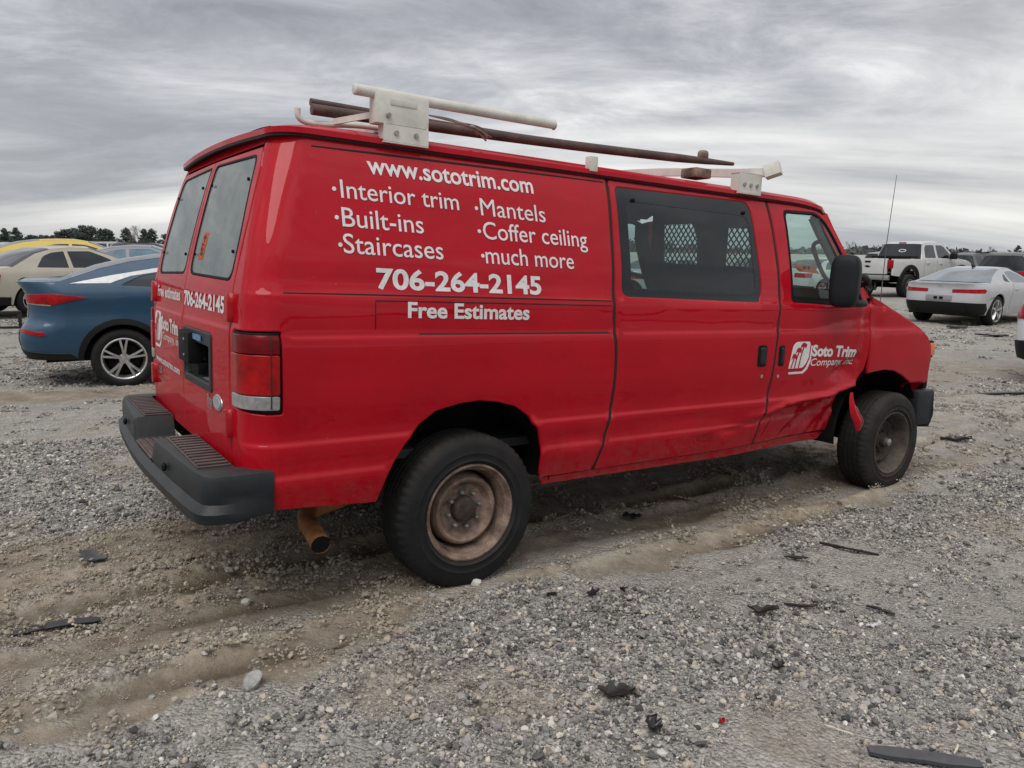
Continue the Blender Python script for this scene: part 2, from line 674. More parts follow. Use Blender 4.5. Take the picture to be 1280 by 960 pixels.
def sweep_data(path, prof, closed=True, caps=True):
    """Sweep a profile (list of (side, up)) or a radius (number or list) along a path."""
    path, t, us, ws = frame_path(path)
    n = len(path)
    if np.isscalar(prof) or (isinstance(prof, (list, np.ndarray)) and np.ndim(prof) == 1):
        rr = np.full(n, prof) if np.isscalar(prof) else np.asarray(prof, float)
        th = np.linspace(0, 2 * np.pi, 12, endpoint=False)
        base = np.stack([np.cos(th), np.sin(th)], -1)
        P = path[:, None] + rr[:, None, None] * (base[None, :, 0, None] * ws[:, None] + base[None, :, 1, None] * us[:, None])
        m = 12
    else:
        pr = np.asarray(prof, float)
        m = len(pr)
        P = path[:, None] + pr[None, :, 0, None] * ws[:, None] + pr[None, :, 1, None] * us[:, None]
    V = P.reshape(-1, 3)
    F = []
    for i in range(n - 1):
        for j in range(m):
            k = (j + 1) % m
            F.append((i * m + j, i * m + k, (i + 1) * m + k, (i + 1) * m + j))
    if caps:
        F.append(tuple(range(m))[::-1])
        F.append(tuple((n - 1) * m + j for j in range(m)))
    return V, F


def sweep(name, path, prof, mat, parent=None, **kw):
    return MB().add(*sweep_data(path, prof, **kw)).build(name, mat, parent)


def curve_pts(pts, n=24):
    """Smooth path through points (Catmull-Rom)."""
    p = np.asarray(pts, float)
    p = np.concatenate([[2 * p[0] - p[1]], p, [2 * p[-1] - p[-2]]])
    out = []
    segs = len(p) - 3
    for s in range(segs):
        m = max(2, n // segs)
        for k in range(m):
            t = k / m
            a, b, c, d = p[s:s + 4]
            out.append(.5 * (2 * b + (c - a) * t + (2 * a - 5 * b + 4 * c - d) * t**2 + (3 * b - a - 3 * c + d) * t**3))
    out.append(p[-2])
    return np.array(out)


def box_data(lo, hi, bev=.0, mtx=None, seg=2):
    bm = bmesh.new()
    bmesh.ops.create_cube(bm, size=1)
    lo, hi = np.array(lo, float), np.array(hi, float)
    for v in bm.verts:
        v.co = Vector(((lo + hi) / 2 + np.array(v.co) * (hi - lo)).tolist())
    if bev > 0:
        bmesh.ops.bevel(bm, geom=bm.edges[:], offset=bev, segments=seg, profile=.6, affect='EDGES')
    if mtx is not None:
        bmesh.ops.transform(bm, matrix=mtx, verts=bm.verts[:])
    bm.verts.index_update()
    V = [tuple(v.co) for v in bm.verts]
    F = [tuple(v.index for v in f.verts) for f in bm.faces]
    bm.free()
    return V, F


def box(name, lo, hi, mat, parent=None, bev=.0, mtx=None, seg=2):
    return MB().add(*box_data(lo, hi, bev, mtx, seg)).build(name, mat, parent)


def lathe_data(prof, n=64, axis='y', c=(0, 0, 0), mod=None):
    """Revolve (radius, offset along the axis) about the local y axis."""
    pr = np.asarray(prof, float)
    th = np.linspace(0, 2 * np.pi, n, endpoint=False)
    rr = np.repeat(pr[None, :, 0], n, 0)
    yy = np.repeat(pr[None, :, 1], n, 0)
    if mod is not None:
        rr, yy = mod(rr, yy, np.arange(n))
    P = np.stack([rr * np.cos(th)[:, None], yy, rr * np.sin(th)[:, None]], -1) + np.asarray(c, float)
    m = len(pr)
    F = []
    for i in range(n):
        k = (i + 1) % n
        for j in range(m - 1):
            F.append((i * m + j, i * m + j + 1, k * m + j + 1, k * m + j))
    return P.reshape(-1, 3), F


def superell(c, s, e=.5, nu=28, nv=14, mtx=None):
    u = np.linspace(-np.pi, np.pi, nu, endpoint=False)
    v = np.linspace(-np.pi / 2, np.pi / 2, nv)
    f = lambda x, p: np.sign(x) * np.abs(x)**p
    U, Vv = np.meshgrid(u, v)
    P = np.stack([f(np.cos(Vv), e) * f(np.cos(U), e), f(np.cos(Vv), e) * f(np.sin(U), e), f(np.sin(Vv), e)], -1) * np.asarray(s)
    P = P.reshape(-1, 3)
    if mtx is not None:
        P = P @ np.array(mtx.to_3x3()).T
    P = P + np.asarray(c)
    F = []
    for i in range(nv - 1):
        for j in range(nu):
            k = (j + 1) % nu
            F.append((i * nu + j, i * nu + k, (i + 1) * nu + k, (i + 1) * nu + j))
    return P, F


_cap = [None]


def text_mesh(body, bold=0.0, shear=0.0, space=1.0, res=4):
    c = bpy.data.curves.new('lettering', 'FONT')
    c.body = body
    c.offset = bold
    c.shear = shear
    c.space_character = space
    c.resolution_u = res
    o = bpy.data.objects.new('lettering', c)
    scene.collection.objects.link(o)
    dg = bpy.context.evaluated_depsgraph_get()
    dg.update()
    me = o.evaluated_get(dg).to_mesh()
    v = np.array([tuple(x.co) for x in me.vertices])
    f = [tuple(p.vertices) for p in me.polygons]
    o.evaluated_get(dg).to_mesh_clear()
    bpy.data.objects.remove(o)
    bpy.data.curves.remove(c)
    return v, f


def lettering(body, surf, x0, x1, zb, zc, mat, parent, bold=0.0, shear=0.0, conv=None, off=.0025, dz=0.0, space=1.0, cap=None, name='lettering', rot=False):
    """Flat vinyl lettering laid on a surface between x0 and x1, baseline zb, capital height up to zc."""
    v, f = text_mesh(body, bold, shear, space)
    if cap is None:
        h, _ = text_mesh('H', bold)
        cap = h[:, 1].max()
    s = (v[:, 0] - v[:, 0].min()) / (v[:, 0].max() - v[:, 0].min())
    if rot:
        # written upwards: text direction is b, letter height is -a
        b = zb + s * (zc - zb)
        a = x1 - (v[:, 1] / cap) * (x1 - x0)
    else:
        a = x0 + s * (x1 - x0)
        b = zb + v[:, 1] / cap * (zc - zb) + dz * s
    if conv:
        a, b = conv(a, b)
    P = surf.at(a, b, off)
    # every word is a piece of its own: cut where the writing has its wide gaps
    spans = sorted((min(v[i, 0] for i in q), max(v[i, 0] for i in q), k) for k, q in enumerate(f))
    cuts, hi = [], spans[0][1]
    for lo_, h_, k in spans:
        if lo_ - hi > .17:
            cuts.append((hi + lo_) / 2)
        hi = max(hi, h_)
    word = {k: sum(lo_ > q for q in cuts) for lo_, h_, k in spans}
    for wd in range(len(cuts) + 1):
        fs_ = [q for k, q in enumerate(f) if word[k] == wd]
        ids = sorted({i for q in fs_ for i in q})
        mp = {i: n for n, i in enumerate(ids)}
        o = MB().add(P[ids], [tuple(mp[i] for i in q) for q in fs_]).build(name, mat, parent, smooth=False)
    return o


# ------------------------------------------------------------------ terrain
VAN_T = np.array([-0.732, 4.070, -0.011])
VAN_M = np.array([[0.823, -0.567, 0.029], [0.566, 0.824, 0.034], [-0.043, -0.012, 0.999]])
_q, _ = np.linalg.qr(VAN_M)
VAN_M = _q * np.sign(np.diag(_q))
HEAD = math.atan2(VAN_M[1, 0], VAN_M[0, 0])


def smin(a, b, k):
    h = np.clip(.5 + .5 * (b - a) / k, 0, 1)
    return b * (1 - h) + a * h - k * h * (1 - h)


def van_xy(x, y):
    c, s = math.cos(HEAD), math.sin(HEAD)
    dx, dy = np.asarray(x) - VAN_T[0], np.asarray(y) - VAN_T[1]
    return dx * c + dy * s, -dx * s + dy * c


def base_z(x, y):
    x, y = np.asarray(x, float), np.asarray(y, float)
    xx = np.where(x < -1.6, -1.6 + (x + 1.6) * .15, x)
    z = -.0284 * (xx + .222) - .0344 * (y - 3.329)
    z = -smin(-z, .165 + 0 * z, .10)
    z = smin(z, .06 + 0 * z, .05)
    rise = .011 * np.clip(-x - 6, 0, 12) * ss((y - 9) / 6)
    return z + rise


def dirt_mask(x, y):
    """1 where bare sandy mud lies, 0 on clean gravel."""
    xv, yv = van_xy(x, y)
    w = (fbm(xv * .9, yv * 1.6, 3) - .5) * 1.1
    yb = -1.24 + w * .6 + (fbm(xv * 3.2, yv * 3.2, 7) - .5) * .30 + .05 * np.sin(xv * 1.3)
    band = ss((yv - yb) / .16) * ss((.85 + w * .9 - yv) / .5)
    fade = .45 + .55 * ss((6.5 - xv) / 3.5)
    lanes = 0
    for cc, wd in ((-1.12, .13), (-.74, .15), (-.36, .15), (.10, .18), (.55, .16)):
        lanes = np.maximum(lanes, np.exp(-((yv - cc - w * .25) / wd)**4))
    tex = ss((fbm(xv * 2.6, yv * 4.5, 27, 4) - .40) / .14)
    m = band * fade * np.clip(.40 + .45 * lanes + .35 * tex, 0, 1)
    # muddy lane in front of the neighbouring car
    m2 = ss((yv - 5.1 + w) / .4) * ss((6.4 + w - yv) / .5) * .85
    m3 = ss((fbm(x * .35, y * .35, 11) - .58) / .12) * .6
    m4 = ss((fbm(x * 1.1, y * 1.1, 21, 3) - .62) / .1) * .45
    m = np.maximum(np.maximum(m, m2), np.maximum(m3, m4))
    speck = ss((fbm(x * 2.2, y * 2.2, 31) - .36) / .2)
    return np.clip(m * (.72 + .28 * speck), 0, 1)


def rut_z(xv, yv):
    """Wheel ruts and the ridges thrown up beside them, all running along the van."""
    wob = (vnoise(xv * .8, xv * .3, 5) - .5) * .12
    lon = ss((xv + 5.5) / 1.5) * ss((11 - xv) / 4)
    z = 0
    for k, (cc, w, amp) in enumerate(((-.36, .060, -.10), (-.50, .05, .045), (-.22, .05, .032), (-1.02, .055, .045), (-1.15, .055, -.030), (-.72, .05, -.020),
                                      (.05, .12, .016), (.75, .16, -.018), (-1.75, .2, .01), (-1.42, .045, -.016), (-1.50, .04, .014), (.40, .06, -.03), (.52, .05, .02))):
        wb = wob + (vnoise(xv * 1.3 + 7 * k, xv * .2, 15 + k) - .5) * .06
        side = .45 + .9 * ss((fbm(xv * .9 + 3 * k, 0 * xv + k, 19 + k, 2) - .3) / .35)
        z = z + side * amp * np.exp(-((yv - cc - wb) / w)**2)
    return lon * z * (1 - np.exp(-((xv) / .30)**2) * np.exp(-((yv + .85) / .2)**2))


def ground_z(x, y):
    xv, yv = van_xy(x, y)
    z = base_z(x, y)
    lon = ss((xv + 4.5) / 1.5) * ss((8 - xv) / 3)
    z = z + rut_z(xv, yv) * (.7 + .6 * (fbm(xv * 2.5, yv * 5, 8) - .5))
    z = z + lon * (fbm(xv * .5, yv * 7, 77, 3) - .5) * .035 * ss((yv + 2.6) / .6) * ss((1.6 - yv) / .8)
    d = dirt_mask(x, y)
    z = z + (fbm(x * 1.3, y * 1.3, 41, 4) - .5) * .05 + (fbm(x * 9, y * 9, 51, 3) - .5) * .014
    z = z + d * ((fbm(xv * 9, yv * 26, 81, 3) - .5) * .022 + np.clip(fbm(x * 30, y * 30, 83, 2) - .55, 0, 1) * .035)
    # keep wheels of the van seated
    for wx in (0.0, 3.5):
        for wy in (-.85, .85):
            k = np.exp(-(((xv - wx) / .22)**2 + ((yv - wy) / .22)**2))
            z = z * (1 - k) + k * (base_z(x, y) + .006)
    return z


def build_ground():
    th = np.concatenate([np.linspace(R(-58), R(58), 420), np.linspace(R(58), R(302), 61)[1:-1]])
    rr = [.25, .5, .75, 1.0]
    while rr[-1] < 16:
        rr.append(rr[-1] * 1.0085)
    while rr[-1] < 2500:
        rr.append(rr[-1] * 1.07)
    rr = np.array(rr)
    T, Rr = np.meshgrid(th, rr)
    x, y = Rr * np.sin(T), Rr * np.cos(T)
    z = ground_z(x, y)
    n, m = len(rr), len(th)
    V = np.stack([x, y, z], -1).reshape(-1, 3)
    idx = np.arange(n * m).reshape(n, m)
    a, b = idx[:-1], idx[1:]
    F = np.stack([a, np.roll(a, -1, 1), np.roll(b, -1, 1), b], -1).reshape(-1, 4)[:, ::-1]
    me = bpy.data.meshes.new('ground')
    V = np.concatenate([V, [[0, 0, float(ground_z(0., 0.))]]])
    Fl = F.tolist() + [(int(idx[0, (i + 1) % m]), int(idx[0, i]), n * m) for i in range(m)]
    me.from_pydata(V.tolist(), [], Fl)
    at = me.attributes.new('dirt', 'FLOAT', 'POINT')
    at.data.foreach_set('value', dirt_mask(V[:, 0], V[:, 1]).astype(np.float32))
    me.polygons.foreach_set('use_smooth', [True] * len(me.polygons))
    me.update()
    o = bpy.data.objects.new('ground', me)
    scene.collection.objects.link(o)
    o['kind'] = 'structure'
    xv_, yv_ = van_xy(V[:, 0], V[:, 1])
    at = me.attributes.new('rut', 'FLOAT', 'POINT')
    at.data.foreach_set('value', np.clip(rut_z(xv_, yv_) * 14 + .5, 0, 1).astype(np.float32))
    m_ = bpy.data.materials.new('gravel_ground')
    m_.use_nodes = True
    t = m_.node_tree
    p = t.nodes['Principled BSDF']
    p.inputs['Roughness'].default_value = .95
    p.inputs['Specular IOR Level'].default_value = .2
    geo = N(t, 'ShaderNodeNewGeometry')
    pos = geo.outputs['Position']
    at_ = N(t, 'ShaderNodeAttribute', attribute_name='dirt')

    def noise(sc, det=6, ro=.6):
        n = N(t, 'ShaderNodeTexNoise')
        n.inputs['Scale'].default_value = sc
        n.inputs['Detail'].default_value = det
        n.inputs['Roughness'].default_value = ro
        L(t, pos, n.inputs['Vector'])
        return n.outputs[0]
    vor = N(t, 'ShaderNodeTexVoronoi')
    vor.inputs['Scale'].default_value = 75
    L(t, pos, vor.inputs['Vector'])
    vor2 = N(t, 'ShaderNodeTexVoronoi')
    vor2.inputs['Scale'].default_value = 14
    L(t, pos, vor2.inputs['Vector'])
    sepc = N(t, 'ShaderNodeSeparateColor')
    L(t, vor.outputs['Color'], sepc.inputs[0])
    sepc2 = N(t, 'ShaderNodeSeparateColor')
    L(t, vor2.outputs['Color'], sepc2.inputs[0])
    gcol = ramp(t, sepc.outputs[0], [(0.0, (.25, .24, .22)), (0.35, (.37, .358, .328)), (0.7, (.46, .445, .41)), (1.0, (.58, .565, .52))])
    gcol2 = ramp(t, sepc2.outputs[1], [(0.0, (.29, .277, .25)), (0.5, (.39, .372, .338)), (1.0, (.49, .468, .425))])
    gc = mixc(t, .45, gcol.outputs[0], gcol2.outputs[0])
    big = ramp(t, noise(.55, 6, .65), [(0.32, (.80, .79, .78)), (0.7, (1.12, 1.10, 1.06))])
    gc = mixc(t, 1.0, gc, big.outputs[0], 'MULTIPLY')
    dcol = ramp(t, noise(5.5, 9, .72), [(0.26, (.150, .120, .088)), (0.5, (.265, .222, .170)), (0.74, (.42, .37, .30))])
    dn = math_node(t, 'MULTIPLY_ADD', noise(16, 6, .7), .9, -.45)
    df = math_node(t, 'ADD', at_.outputs['Fac'], dn)
    df = ramp(t, df, [(0.20, 0.0), (0.80, 1.0)])
    # soil darker down in the ruts, paler on the ridges
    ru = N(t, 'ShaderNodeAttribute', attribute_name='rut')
    rut_tint = ramp(t, ru.outputs['Fac'], [(0.05, (.50, .47, .43)), (.42, (.86, .85, .83)), (.55, (1, 1, 1)), (.95, (1.38, 1.36, 1.32))])
    dc = mixc(t, 1.0, dcol.outputs[0], rut_tint.outputs[0], 'MULTIPLY')
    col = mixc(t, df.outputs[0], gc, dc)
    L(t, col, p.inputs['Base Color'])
    hmix = math_node(t, 'MULTIPLY', vor.outputs['Distance'], math_node(t, 'SUBTRACT', 1.15, df.outputs[0]))
    hh = math_node(t, 'MULTIPLY_ADD', noise(60, 5, .7), .5, math_node(t, 'MULTIPLY', hmix, -1.0))
    hh = math_node(t, 'MULTIPLY_ADD', noise(12, 4, .6), .9, hh)
    hh = math_node(t, 'MULTIPLY_ADD', noise(150, 3, .7), .28, hh)
    b = N(t, 'ShaderNodeBump')
    b.inputs['Strength'].default_value = .9
    b.inputs['Distance'].default_value = .022
    L(t, hh, b.inputs['Height'])
    L(t, b.outputs[0], p.inputs['Normal'])
    me.materials.append(m_)
    return o


ground = build_ground()


def stone_mesh_data(nverts=12, seed=0):
    """One rough faceted pebble of unit radius."""
    r = np.random.default_rng(seed)
    ph = (1 + 5**.5) / 2
    v = np.array([(-1, ph, 0), (1, ph, 0), (-1, -ph, 0), (1, -ph, 0), (0, -1, ph), (0, 1, ph), (0, -1, -ph), (0, 1, -ph),
                  (ph, 0, -1), (ph, 0, 1), (-ph, 0, -1), (-ph, 0, 1)], float)
    v /= np.linalg.norm(v, axis=1, keepdims=True)
    f = [(0, 11, 5), (0, 5, 1), (0, 1, 7), (0, 7, 10), (0, 10, 11), (1, 5, 9), (5, 11, 4), (11, 10, 2), (10, 7, 6), (7, 1, 8),
         (3, 9, 4), (3, 4, 2), (3, 2, 6), (3, 6, 8), (3, 8, 9), (4, 9, 5), (2, 4, 11), (6, 2, 10), (8, 6, 7), (9, 8, 1)]
    v = v * (.72 + .5 * r.random((12, 1)))
    v = v * np.array([1.15, .9, .68]) * (.85 + .3 * r.random(3))
    return v, f


def stone_mat(name, stops):
    m = bpy.data.materials.new(name)
    m.use_nodes = True
    t = m.node_tree
    p = t.nodes['Principled BSDF']
    p.inputs['Roughness'].default_value = .9
    p.inputs['Specular IOR Level'].default_value = .25
    a = N(t, 'ShaderNodeAttribute', attribute_name='tone')
    r = ramp(t, a.outputs['Fac'], stops)
    tc = N(t, 'ShaderNodeNewGeometry')
    n = N(t, 'ShaderNodeTexNoise')
    n.inputs['Scale'].default_value = 160
    n.inputs['Detail'].default_value = 4
    L(t, tc.outputs['Position'], n.inputs['Vector'])
    v = ramp(t, n.outputs[0], [(0.3, (.78, .77, .76)), (.7, (1.15, 1.14, 1.12))])
    c = mixc(t, 1.0, r.outputs[0], v.outputs[0], 'MULTIPLY')
    ai = N(t, 'ShaderNodeAttribute', attribute_name='mud', attribute_type='INSTANCER')
    mf = math_node(t, 'MULTIPLY', ai.outputs['Fac'], .62)
    c = mixc(t, mf, c, (.34, .275, .20))
    L(t, c, p.inputs['Base Color'])
    return m


STONES = stone_mat('crushed_stone', [(0.0, (.050, .052, .056)), (.25, (.150, .150, .148)), (.5, (.29, .285, .27)), (.75, (.46, .444, .41)),
                                     (.9, (.42, .365, .285)), (1.0, (.66, .64, .60))])


def build_gravel():
    col = bpy.data.collections.new('stone_clusters')
    protos = [stone_mesh_data(seed=s) for s in range(24)]
    for k in range(9):
        r = np.random.default_rng(100 + k)
        n = 56
        VV, FF, TT = [], [], []
        kk = 0
        for i in range(n):
            v, f = protos[r.integers(24)]
            s = float(np.clip(r.lognormal(math.log(.0038), .46), .0019, .0125))
            ang = r.random() * 6.28
            tl = (r.random(3) - .5) * .9
            M = (Matrix.Rotation(ang, 3, 'Z') @ Matrix.Rotation(tl[0], 3, 'X') @ Matrix.Rotation(tl[1], 3, 'Y'))
            rad = .066 * math.sqrt(r.random())
            a2 = r.random() * 6.28
            pos = np.array([rad * math.cos(a2), rad * math.sin(a2), s * .28])
            VV.append(v * s @ np.array(M).T + pos)
            FF += [tuple(j + kk for j in q) for q in f]
            TT += [float(np.clip(r.normal(.46, .25), 0, 1))] * 12
            kk += 12
        me = bpy.data.meshes.new('stone_cluster')
        me.from_pydata(np.concatenate(VV).tolist(), [], FF)
        at = me.attributes.new('tone', 'FLOAT', 'POINT')
        at.data.foreach_set('value', TT)
        me.materials.append(STONES)
        o = bpy.data.objects.new('stone_cluster', me)
        col.objects.link(o)
    # scatter
    r = np.random.default_rng(5)
    pts = []

    def scatter(y0, y1, dens, smin_, smax_, dmin=.05):
        rad0, rad1, half = y0, y1, R(47)
        A = half * (rad1**2 - rad0**2)
        n = int(A * dens)
        rr = np.sqrt(r.random(n) * (rad1**2 - rad0**2) + rad0**2)
        th = (r.random(n) * 2 - 1) * half
        x, y = rr * np.sin(th), rr * np.cos(th)
        d = dirt_mask(x, y)
        patch = fbm(x * 1.1, y * 1.1, 61, 4)
        lim = np.clip(1.0 - 1.0 * d, dmin, 1) * (.14 + .90 * ss((patch - .42) / .17))
        xv, yv = van_xy(x, y)
        for cc_ in (-1.0, -.52, -.15, .62):
            lim = np.maximum(lim, .8 * np.exp(-((yv - cc_ - (vnoise(xv * .8, xv * .3, 5) - .5) * .12) / .07)**2) * ss((fbm(xv * 1.1, yv * .5, 93) - .36) / .15) * (np.abs(xv) < 5))
        keep = r.random(n) < lim
        x, y = x[keep], y[keep]
        s = smin_ + (smax_ - smin_) * r.random(len(x))**1.5
        pts.append((x, y, s))
    scatter(1.1, 3.6, 330, .75, 1.65)
    scatter(1.1, 3.6, 1100, .30, .62, .55)
    scatter(3.6, 7.0, 200, .85, 1.8)
    scatter(3.6, 7.0, 480, .38, .75, .50)
    scatter(7.0, 14., 70, 1.0, 2.2, .2)
    scatter(14., 26., 12, 1.5, 3.0, .2)
    x = np.concatenate([p[0] for p in pts])
    y = np.concatenate([p[1] for p in pts])
    s = np.concatenate([p[2] for p in pts])
    # nothing inside the tyres
    xv, yv = van_xy(x, y)
    bad = np.zeros(len(x), bool)
    for wx in (0., 3.5):
        for wy in (-.87, .87):
            bad |= (np.abs(xv - wx) < .17) & (np.abs(yv - wy) < .19)
    x, y, s = x[~bad], y[~bad], s[~bad]
    e = .05
    z = ground_z(x, y)
    dzx, dzy = (ground_z(x + e, y) - z) / e, (ground_z(x, y + e) - z) / e
    me = bpy.data.meshes.new('gravel')
    me.from_pydata(np.stack([x, y, z], -1).tolist(), [], [])
    at = me.attributes.new('size', 'FLOAT', 'POINT')
    at.data.foreach_set('value', s.astype(np.float32))
    at = me.attributes.new('mud', 'FLOAT', 'POINT')
    at.data.foreach_set('value', np.clip(dirt_mask(x, y) * 1.2 + .25 * (fbm(x * .8, y * .8, 91) - .3), 0, 1).astype(np.float32))
    at = me.attributes.new('turn', 'FLOAT_VECTOR', 'POINT')
    rot = np.stack([np.arctan(dzy), -np.arctan(dzx), r.random(len(x)) * 6.28], -1)
    at.data.foreach_set('vector', rot.astype(np.float32).ravel())
    o = bpy.data.objects.new('gravel', me)
    scene.collection.objects.link(o)
    o['kind'] = 'stuff'
    g = bpy.data.node_groups.new('scatter_stones', 'GeometryNodeTree')
    g.interface.new_socket('Geometry', in_out='INPUT', socket_type='NodeSocketGeometry')
    g.interface.new_socket('Geometry', in_out='OUTPUT', socket_type='NodeSocketGeometry')
    gi, go = g.nodes.new('NodeGroupInput'), g.nodes.new('NodeGroupOutput')
    iop = g.nodes.new('GeometryNodeInstanceOnPoints')
    ci = g.nodes.new('GeometryNodeCollectionInfo')
    ci.inputs['Collection'].default_value = col
    ci.inputs['Separate Children'].default_value = True
    ci.inputs['Reset Children'].default_value = True
    iop.inputs['Pick Instance'].default_value = True
    rv = g.nodes.new('FunctionNodeRandomValue')
    rv.data_type = 'INT'
    rv.inputs[4].default_value = 0
    rv.inputs[5].default_value = 8
    na = g.nodes.new('GeometryNodeInputNamedAttribute')
    na.data_type = 'FLOAT'
    na.inputs[0].default_value = 'size'
    nb = g.nodes.new('GeometryNodeInputNamedAttribute')
    nb.data_type = 'FLOAT_VECTOR'
    nb.inputs[0].default_value = 'turn'
    g.links.new(gi.outputs[0], iop.inputs['Points'])
    g.links.new(ci.outputs[0], iop.inputs['Instance'])
    g.links.new(rv.outputs[2], iop.inputs['Instance Index'])
    g.links.new(na.outputs[0], iop.inputs['Scale'])
    g.links.new(nb.outputs[0], iop.inputs['Rotation'])
    g.links.new(iop.outputs[0], go.inputs[0])
    md = o.modifiers.new('scatter', 'NODES')
    md.node_group = g
    print('gravel clusters', len(x))


build_gravel()
# ------------------------------------------------------------------ the red van
VANW = Matrix.Identity(4)
for i in range(3):
    VANW[i][3] = float(VAN_T[i])
    for j in range(3):
        VANW[i][j] = float(VAN_M[i, j])

_hw = pchip([.38, .47, .56, .612, .640, .700, .742, .768, .95, 1.10, 1.150, 1.176, 1.24, 1.316, 1.336, 1.47, 1.60, 1.80, 1.946, 2.1],
            [.950, .968, .990, .999, .990, .996, .999, .987, 1.000, .999, .996, .985, .983, .979, .969, .944, .912, .856, .800, .74])
_xr = pchip([.40, .66, .80, 1.00, 1.17, 1.195, 1.30, 1.40, 1.60, 1.88, 1.95, 2.0],
            [-.985, -1.000, -1.003, -1.005, -1.005, -.997, -.992, -.975, -.93, -.850, -.822, -.80])
_xf = pchip([.4, .7, .95, 1.10, 1.3], [3.98, 4.02, 4.02, 3.97, 3.80])
RC = .125


def van_hw(x, z, dents):
    w = _hw(z) - .026 * np.clip(x - 3.0, 0, 2)**2
    w = w + (fbm(x * 1.7 + 9, z * 2.6, 71, 3) - .5) * .0065 * ss((x + .8) / .3)
    if dents:
        # crumple along the lower door and sill, hit from the front corner
        zl = .66 + .115 * ss((x - 1.75) / 1.2) + .012 * np.sin(x * 9)
        d = ss((zl - z) / .04) * ss((x - 1.60) / 1.1) * .085
        for (ax, az, bx_, bz_, dp_, wd_) in ((2.90, .76, 2.30, .53, .022, .045), (2.90, .74, 2.52, .50, -.018, .04), (2.88, .72, 2.70, .50, .024, .035), (2.2, .70, 2.05, .50, .014, .04), (2.93, .98, 2.62, .86, .016, .05), (3.02, 1.24, 2.70, 1.20, .008, .03)):
            ux, uz = bx_ - ax, bz_ - az
            ln2 = ux * ux + uz * uz
            tt_ = np.clip(((x - ax) * ux + (z - az) * uz) / ln2, 0, 1)
            dd_ = np.sqrt((x - ax - tt_ * ux)**2 + (z - az - tt_ * uz)**2)
            d = d + dp_ * np.clip(1 - dd_ / wd_, 0, 1) * (1 - .6 * tt_)
        d = d - .020 * np.exp(-((z - zl - .012) / .018)**2) * ss((x - 1.75) / .5) * ss((3.0 - x) / .1)
        d = d + .016 * np.exp(-(((x - 2.45 - .5 * (z - .58)) / .05)**2 + ((z - .58) / .09)**2)) + .014 * np.exp(-(((x - 2.76) / .035)**2 + ((z - .66) / .10)**2))
        d = d + .03 * np.exp(-(((x - 2.62) / .16)**2 + ((z - .60) / .07)**2))
        d = d + .036 * np.exp(-(((x - 2.80) / .14)**2 + ((z - .90) / .07)**2))
        d = d + .013 * np.exp(-(((x - 2.97) / .05)**2 + ((z - 1.05) / .25)**2))
        d = d - .012 * np.exp(-(((x - 2.93 - .2 * (z - 1.2)) / .035)**2 + ((z - 1.18) / .1)**2))
        d = d + .012 * np.exp(-(((x - 3.12) / .07)**2 + ((z - 1.19) / .07)**2))
        d = d + .010 * np.exp(-(((x - 2.72) / .22)**2 + ((z - 1.22 - .15 * (x - 2.7)) / .018)**2))
        d = d + .007 * np.exp(-(((x - 1.7) / .30)**2 + ((z - .60 - .10 * (x - 1.7)) / .012)**2))
        d = d + .006 * np.exp(-(((x - 1.35) / .35)**2 + ((z - .70) / .03)**2))
        d = d + .006 * np.exp(-(((x + .55) / .20)**2 + ((z - 1.36) / .04)**2))
        d = d + .008 * np.exp(-(((x - .55) / .12)**2 + ((z - .66) / .05)**2))
        w = w - d
    return w


def ring_fn(xr, xf, hwf, rr, rf, sy):
    """Horizontal outline of a vehicle: u runs from the middle of the tail round its right side to the middle of the nose."""
    def fn(u, z):
        r0, f0 = xr(z), xf(z)
        X = r0 + u
        # rear corner
        th = np.clip((rr - u) / rr, 0, np.pi / 2)
        flat = np.clip(rr * (1 - np.pi / 2) - u, 0, None)
        th2 = np.clip((X - (f0 - rf)) / rf, 0, np.pi / 2)
        flat2 = np.clip(X - (f0 - rf) - rf * np.pi / 2, 0, None)
        Xc = np.where(u < rr, r0 + rr - rr * np.sin(th), np.where(th2 > 0, f0 - rf + rf * np.sin(th2), X))
        w = hwf(np.clip(Xc, r0 + rr, f0 - rf), z)
        Y = w - rr * (1 - np.cos(th)) - flat - rf * (1 - np.cos(th2)) - flat2
        bow = .018 * (1 - np.clip(Y / .9, 0, 1)**2)
        Xc = Xc - np.where(flat > 0, bow - .018 * (1 - np.clip((w - rr) / .9, 0, 1)**2), 0)
        bow2 = .09 * (1 - np.clip(Y / .9, 0, 1)**2)
        Xc = Xc + np.where(flat2 > 0, bow2 - .09 * (1 - np.clip((w - rf) / .9, 0, 1)**2), 0)
        return np.stack([Xc, -sy * Y, z + 0 * Xc], -1)
    return fn


RF = .14
VR = Surf(ring_fn(_xr, _xf, lambda x, z: van_hw(x, z, True), RC, RF, 1), 1)
VL = Surf(ring_fn(_xr, _xf, lambda x, z: van_hw(x, z, False), RC, RF, -1), -1)


def cs(X, z):                                   # side coordinates (X, z) -> (u, z)
    return np.asarray(X) - _xr(z), np.asarray(z)


def cr(yr, z):                                  # rear coordinates (distance right of the middle, z) -> (u, z)
    return RC * (1 - np.pi / 2) - (_hw(z) - RC - np.asarray(yr)), np.asarray(z)


def cf(yr, z):                                  # front coordinates
    w = van_hw(_xf(z) - RF, z, False)
    return (_xf(z) - _xr(z)) - RF + RF * np.pi / 2 + (w - RF - np.asarray(yr)), np.asarray(z)


def pts_s(l):
    a = np.array(l, float)
    return np.stack(cs(a[:, 0], a[:, 1]), -1)


def pts_r(l):
    a = np.array(l, float)
    return np.stack(cr(a[:, 0], a[:, 1]), -1)


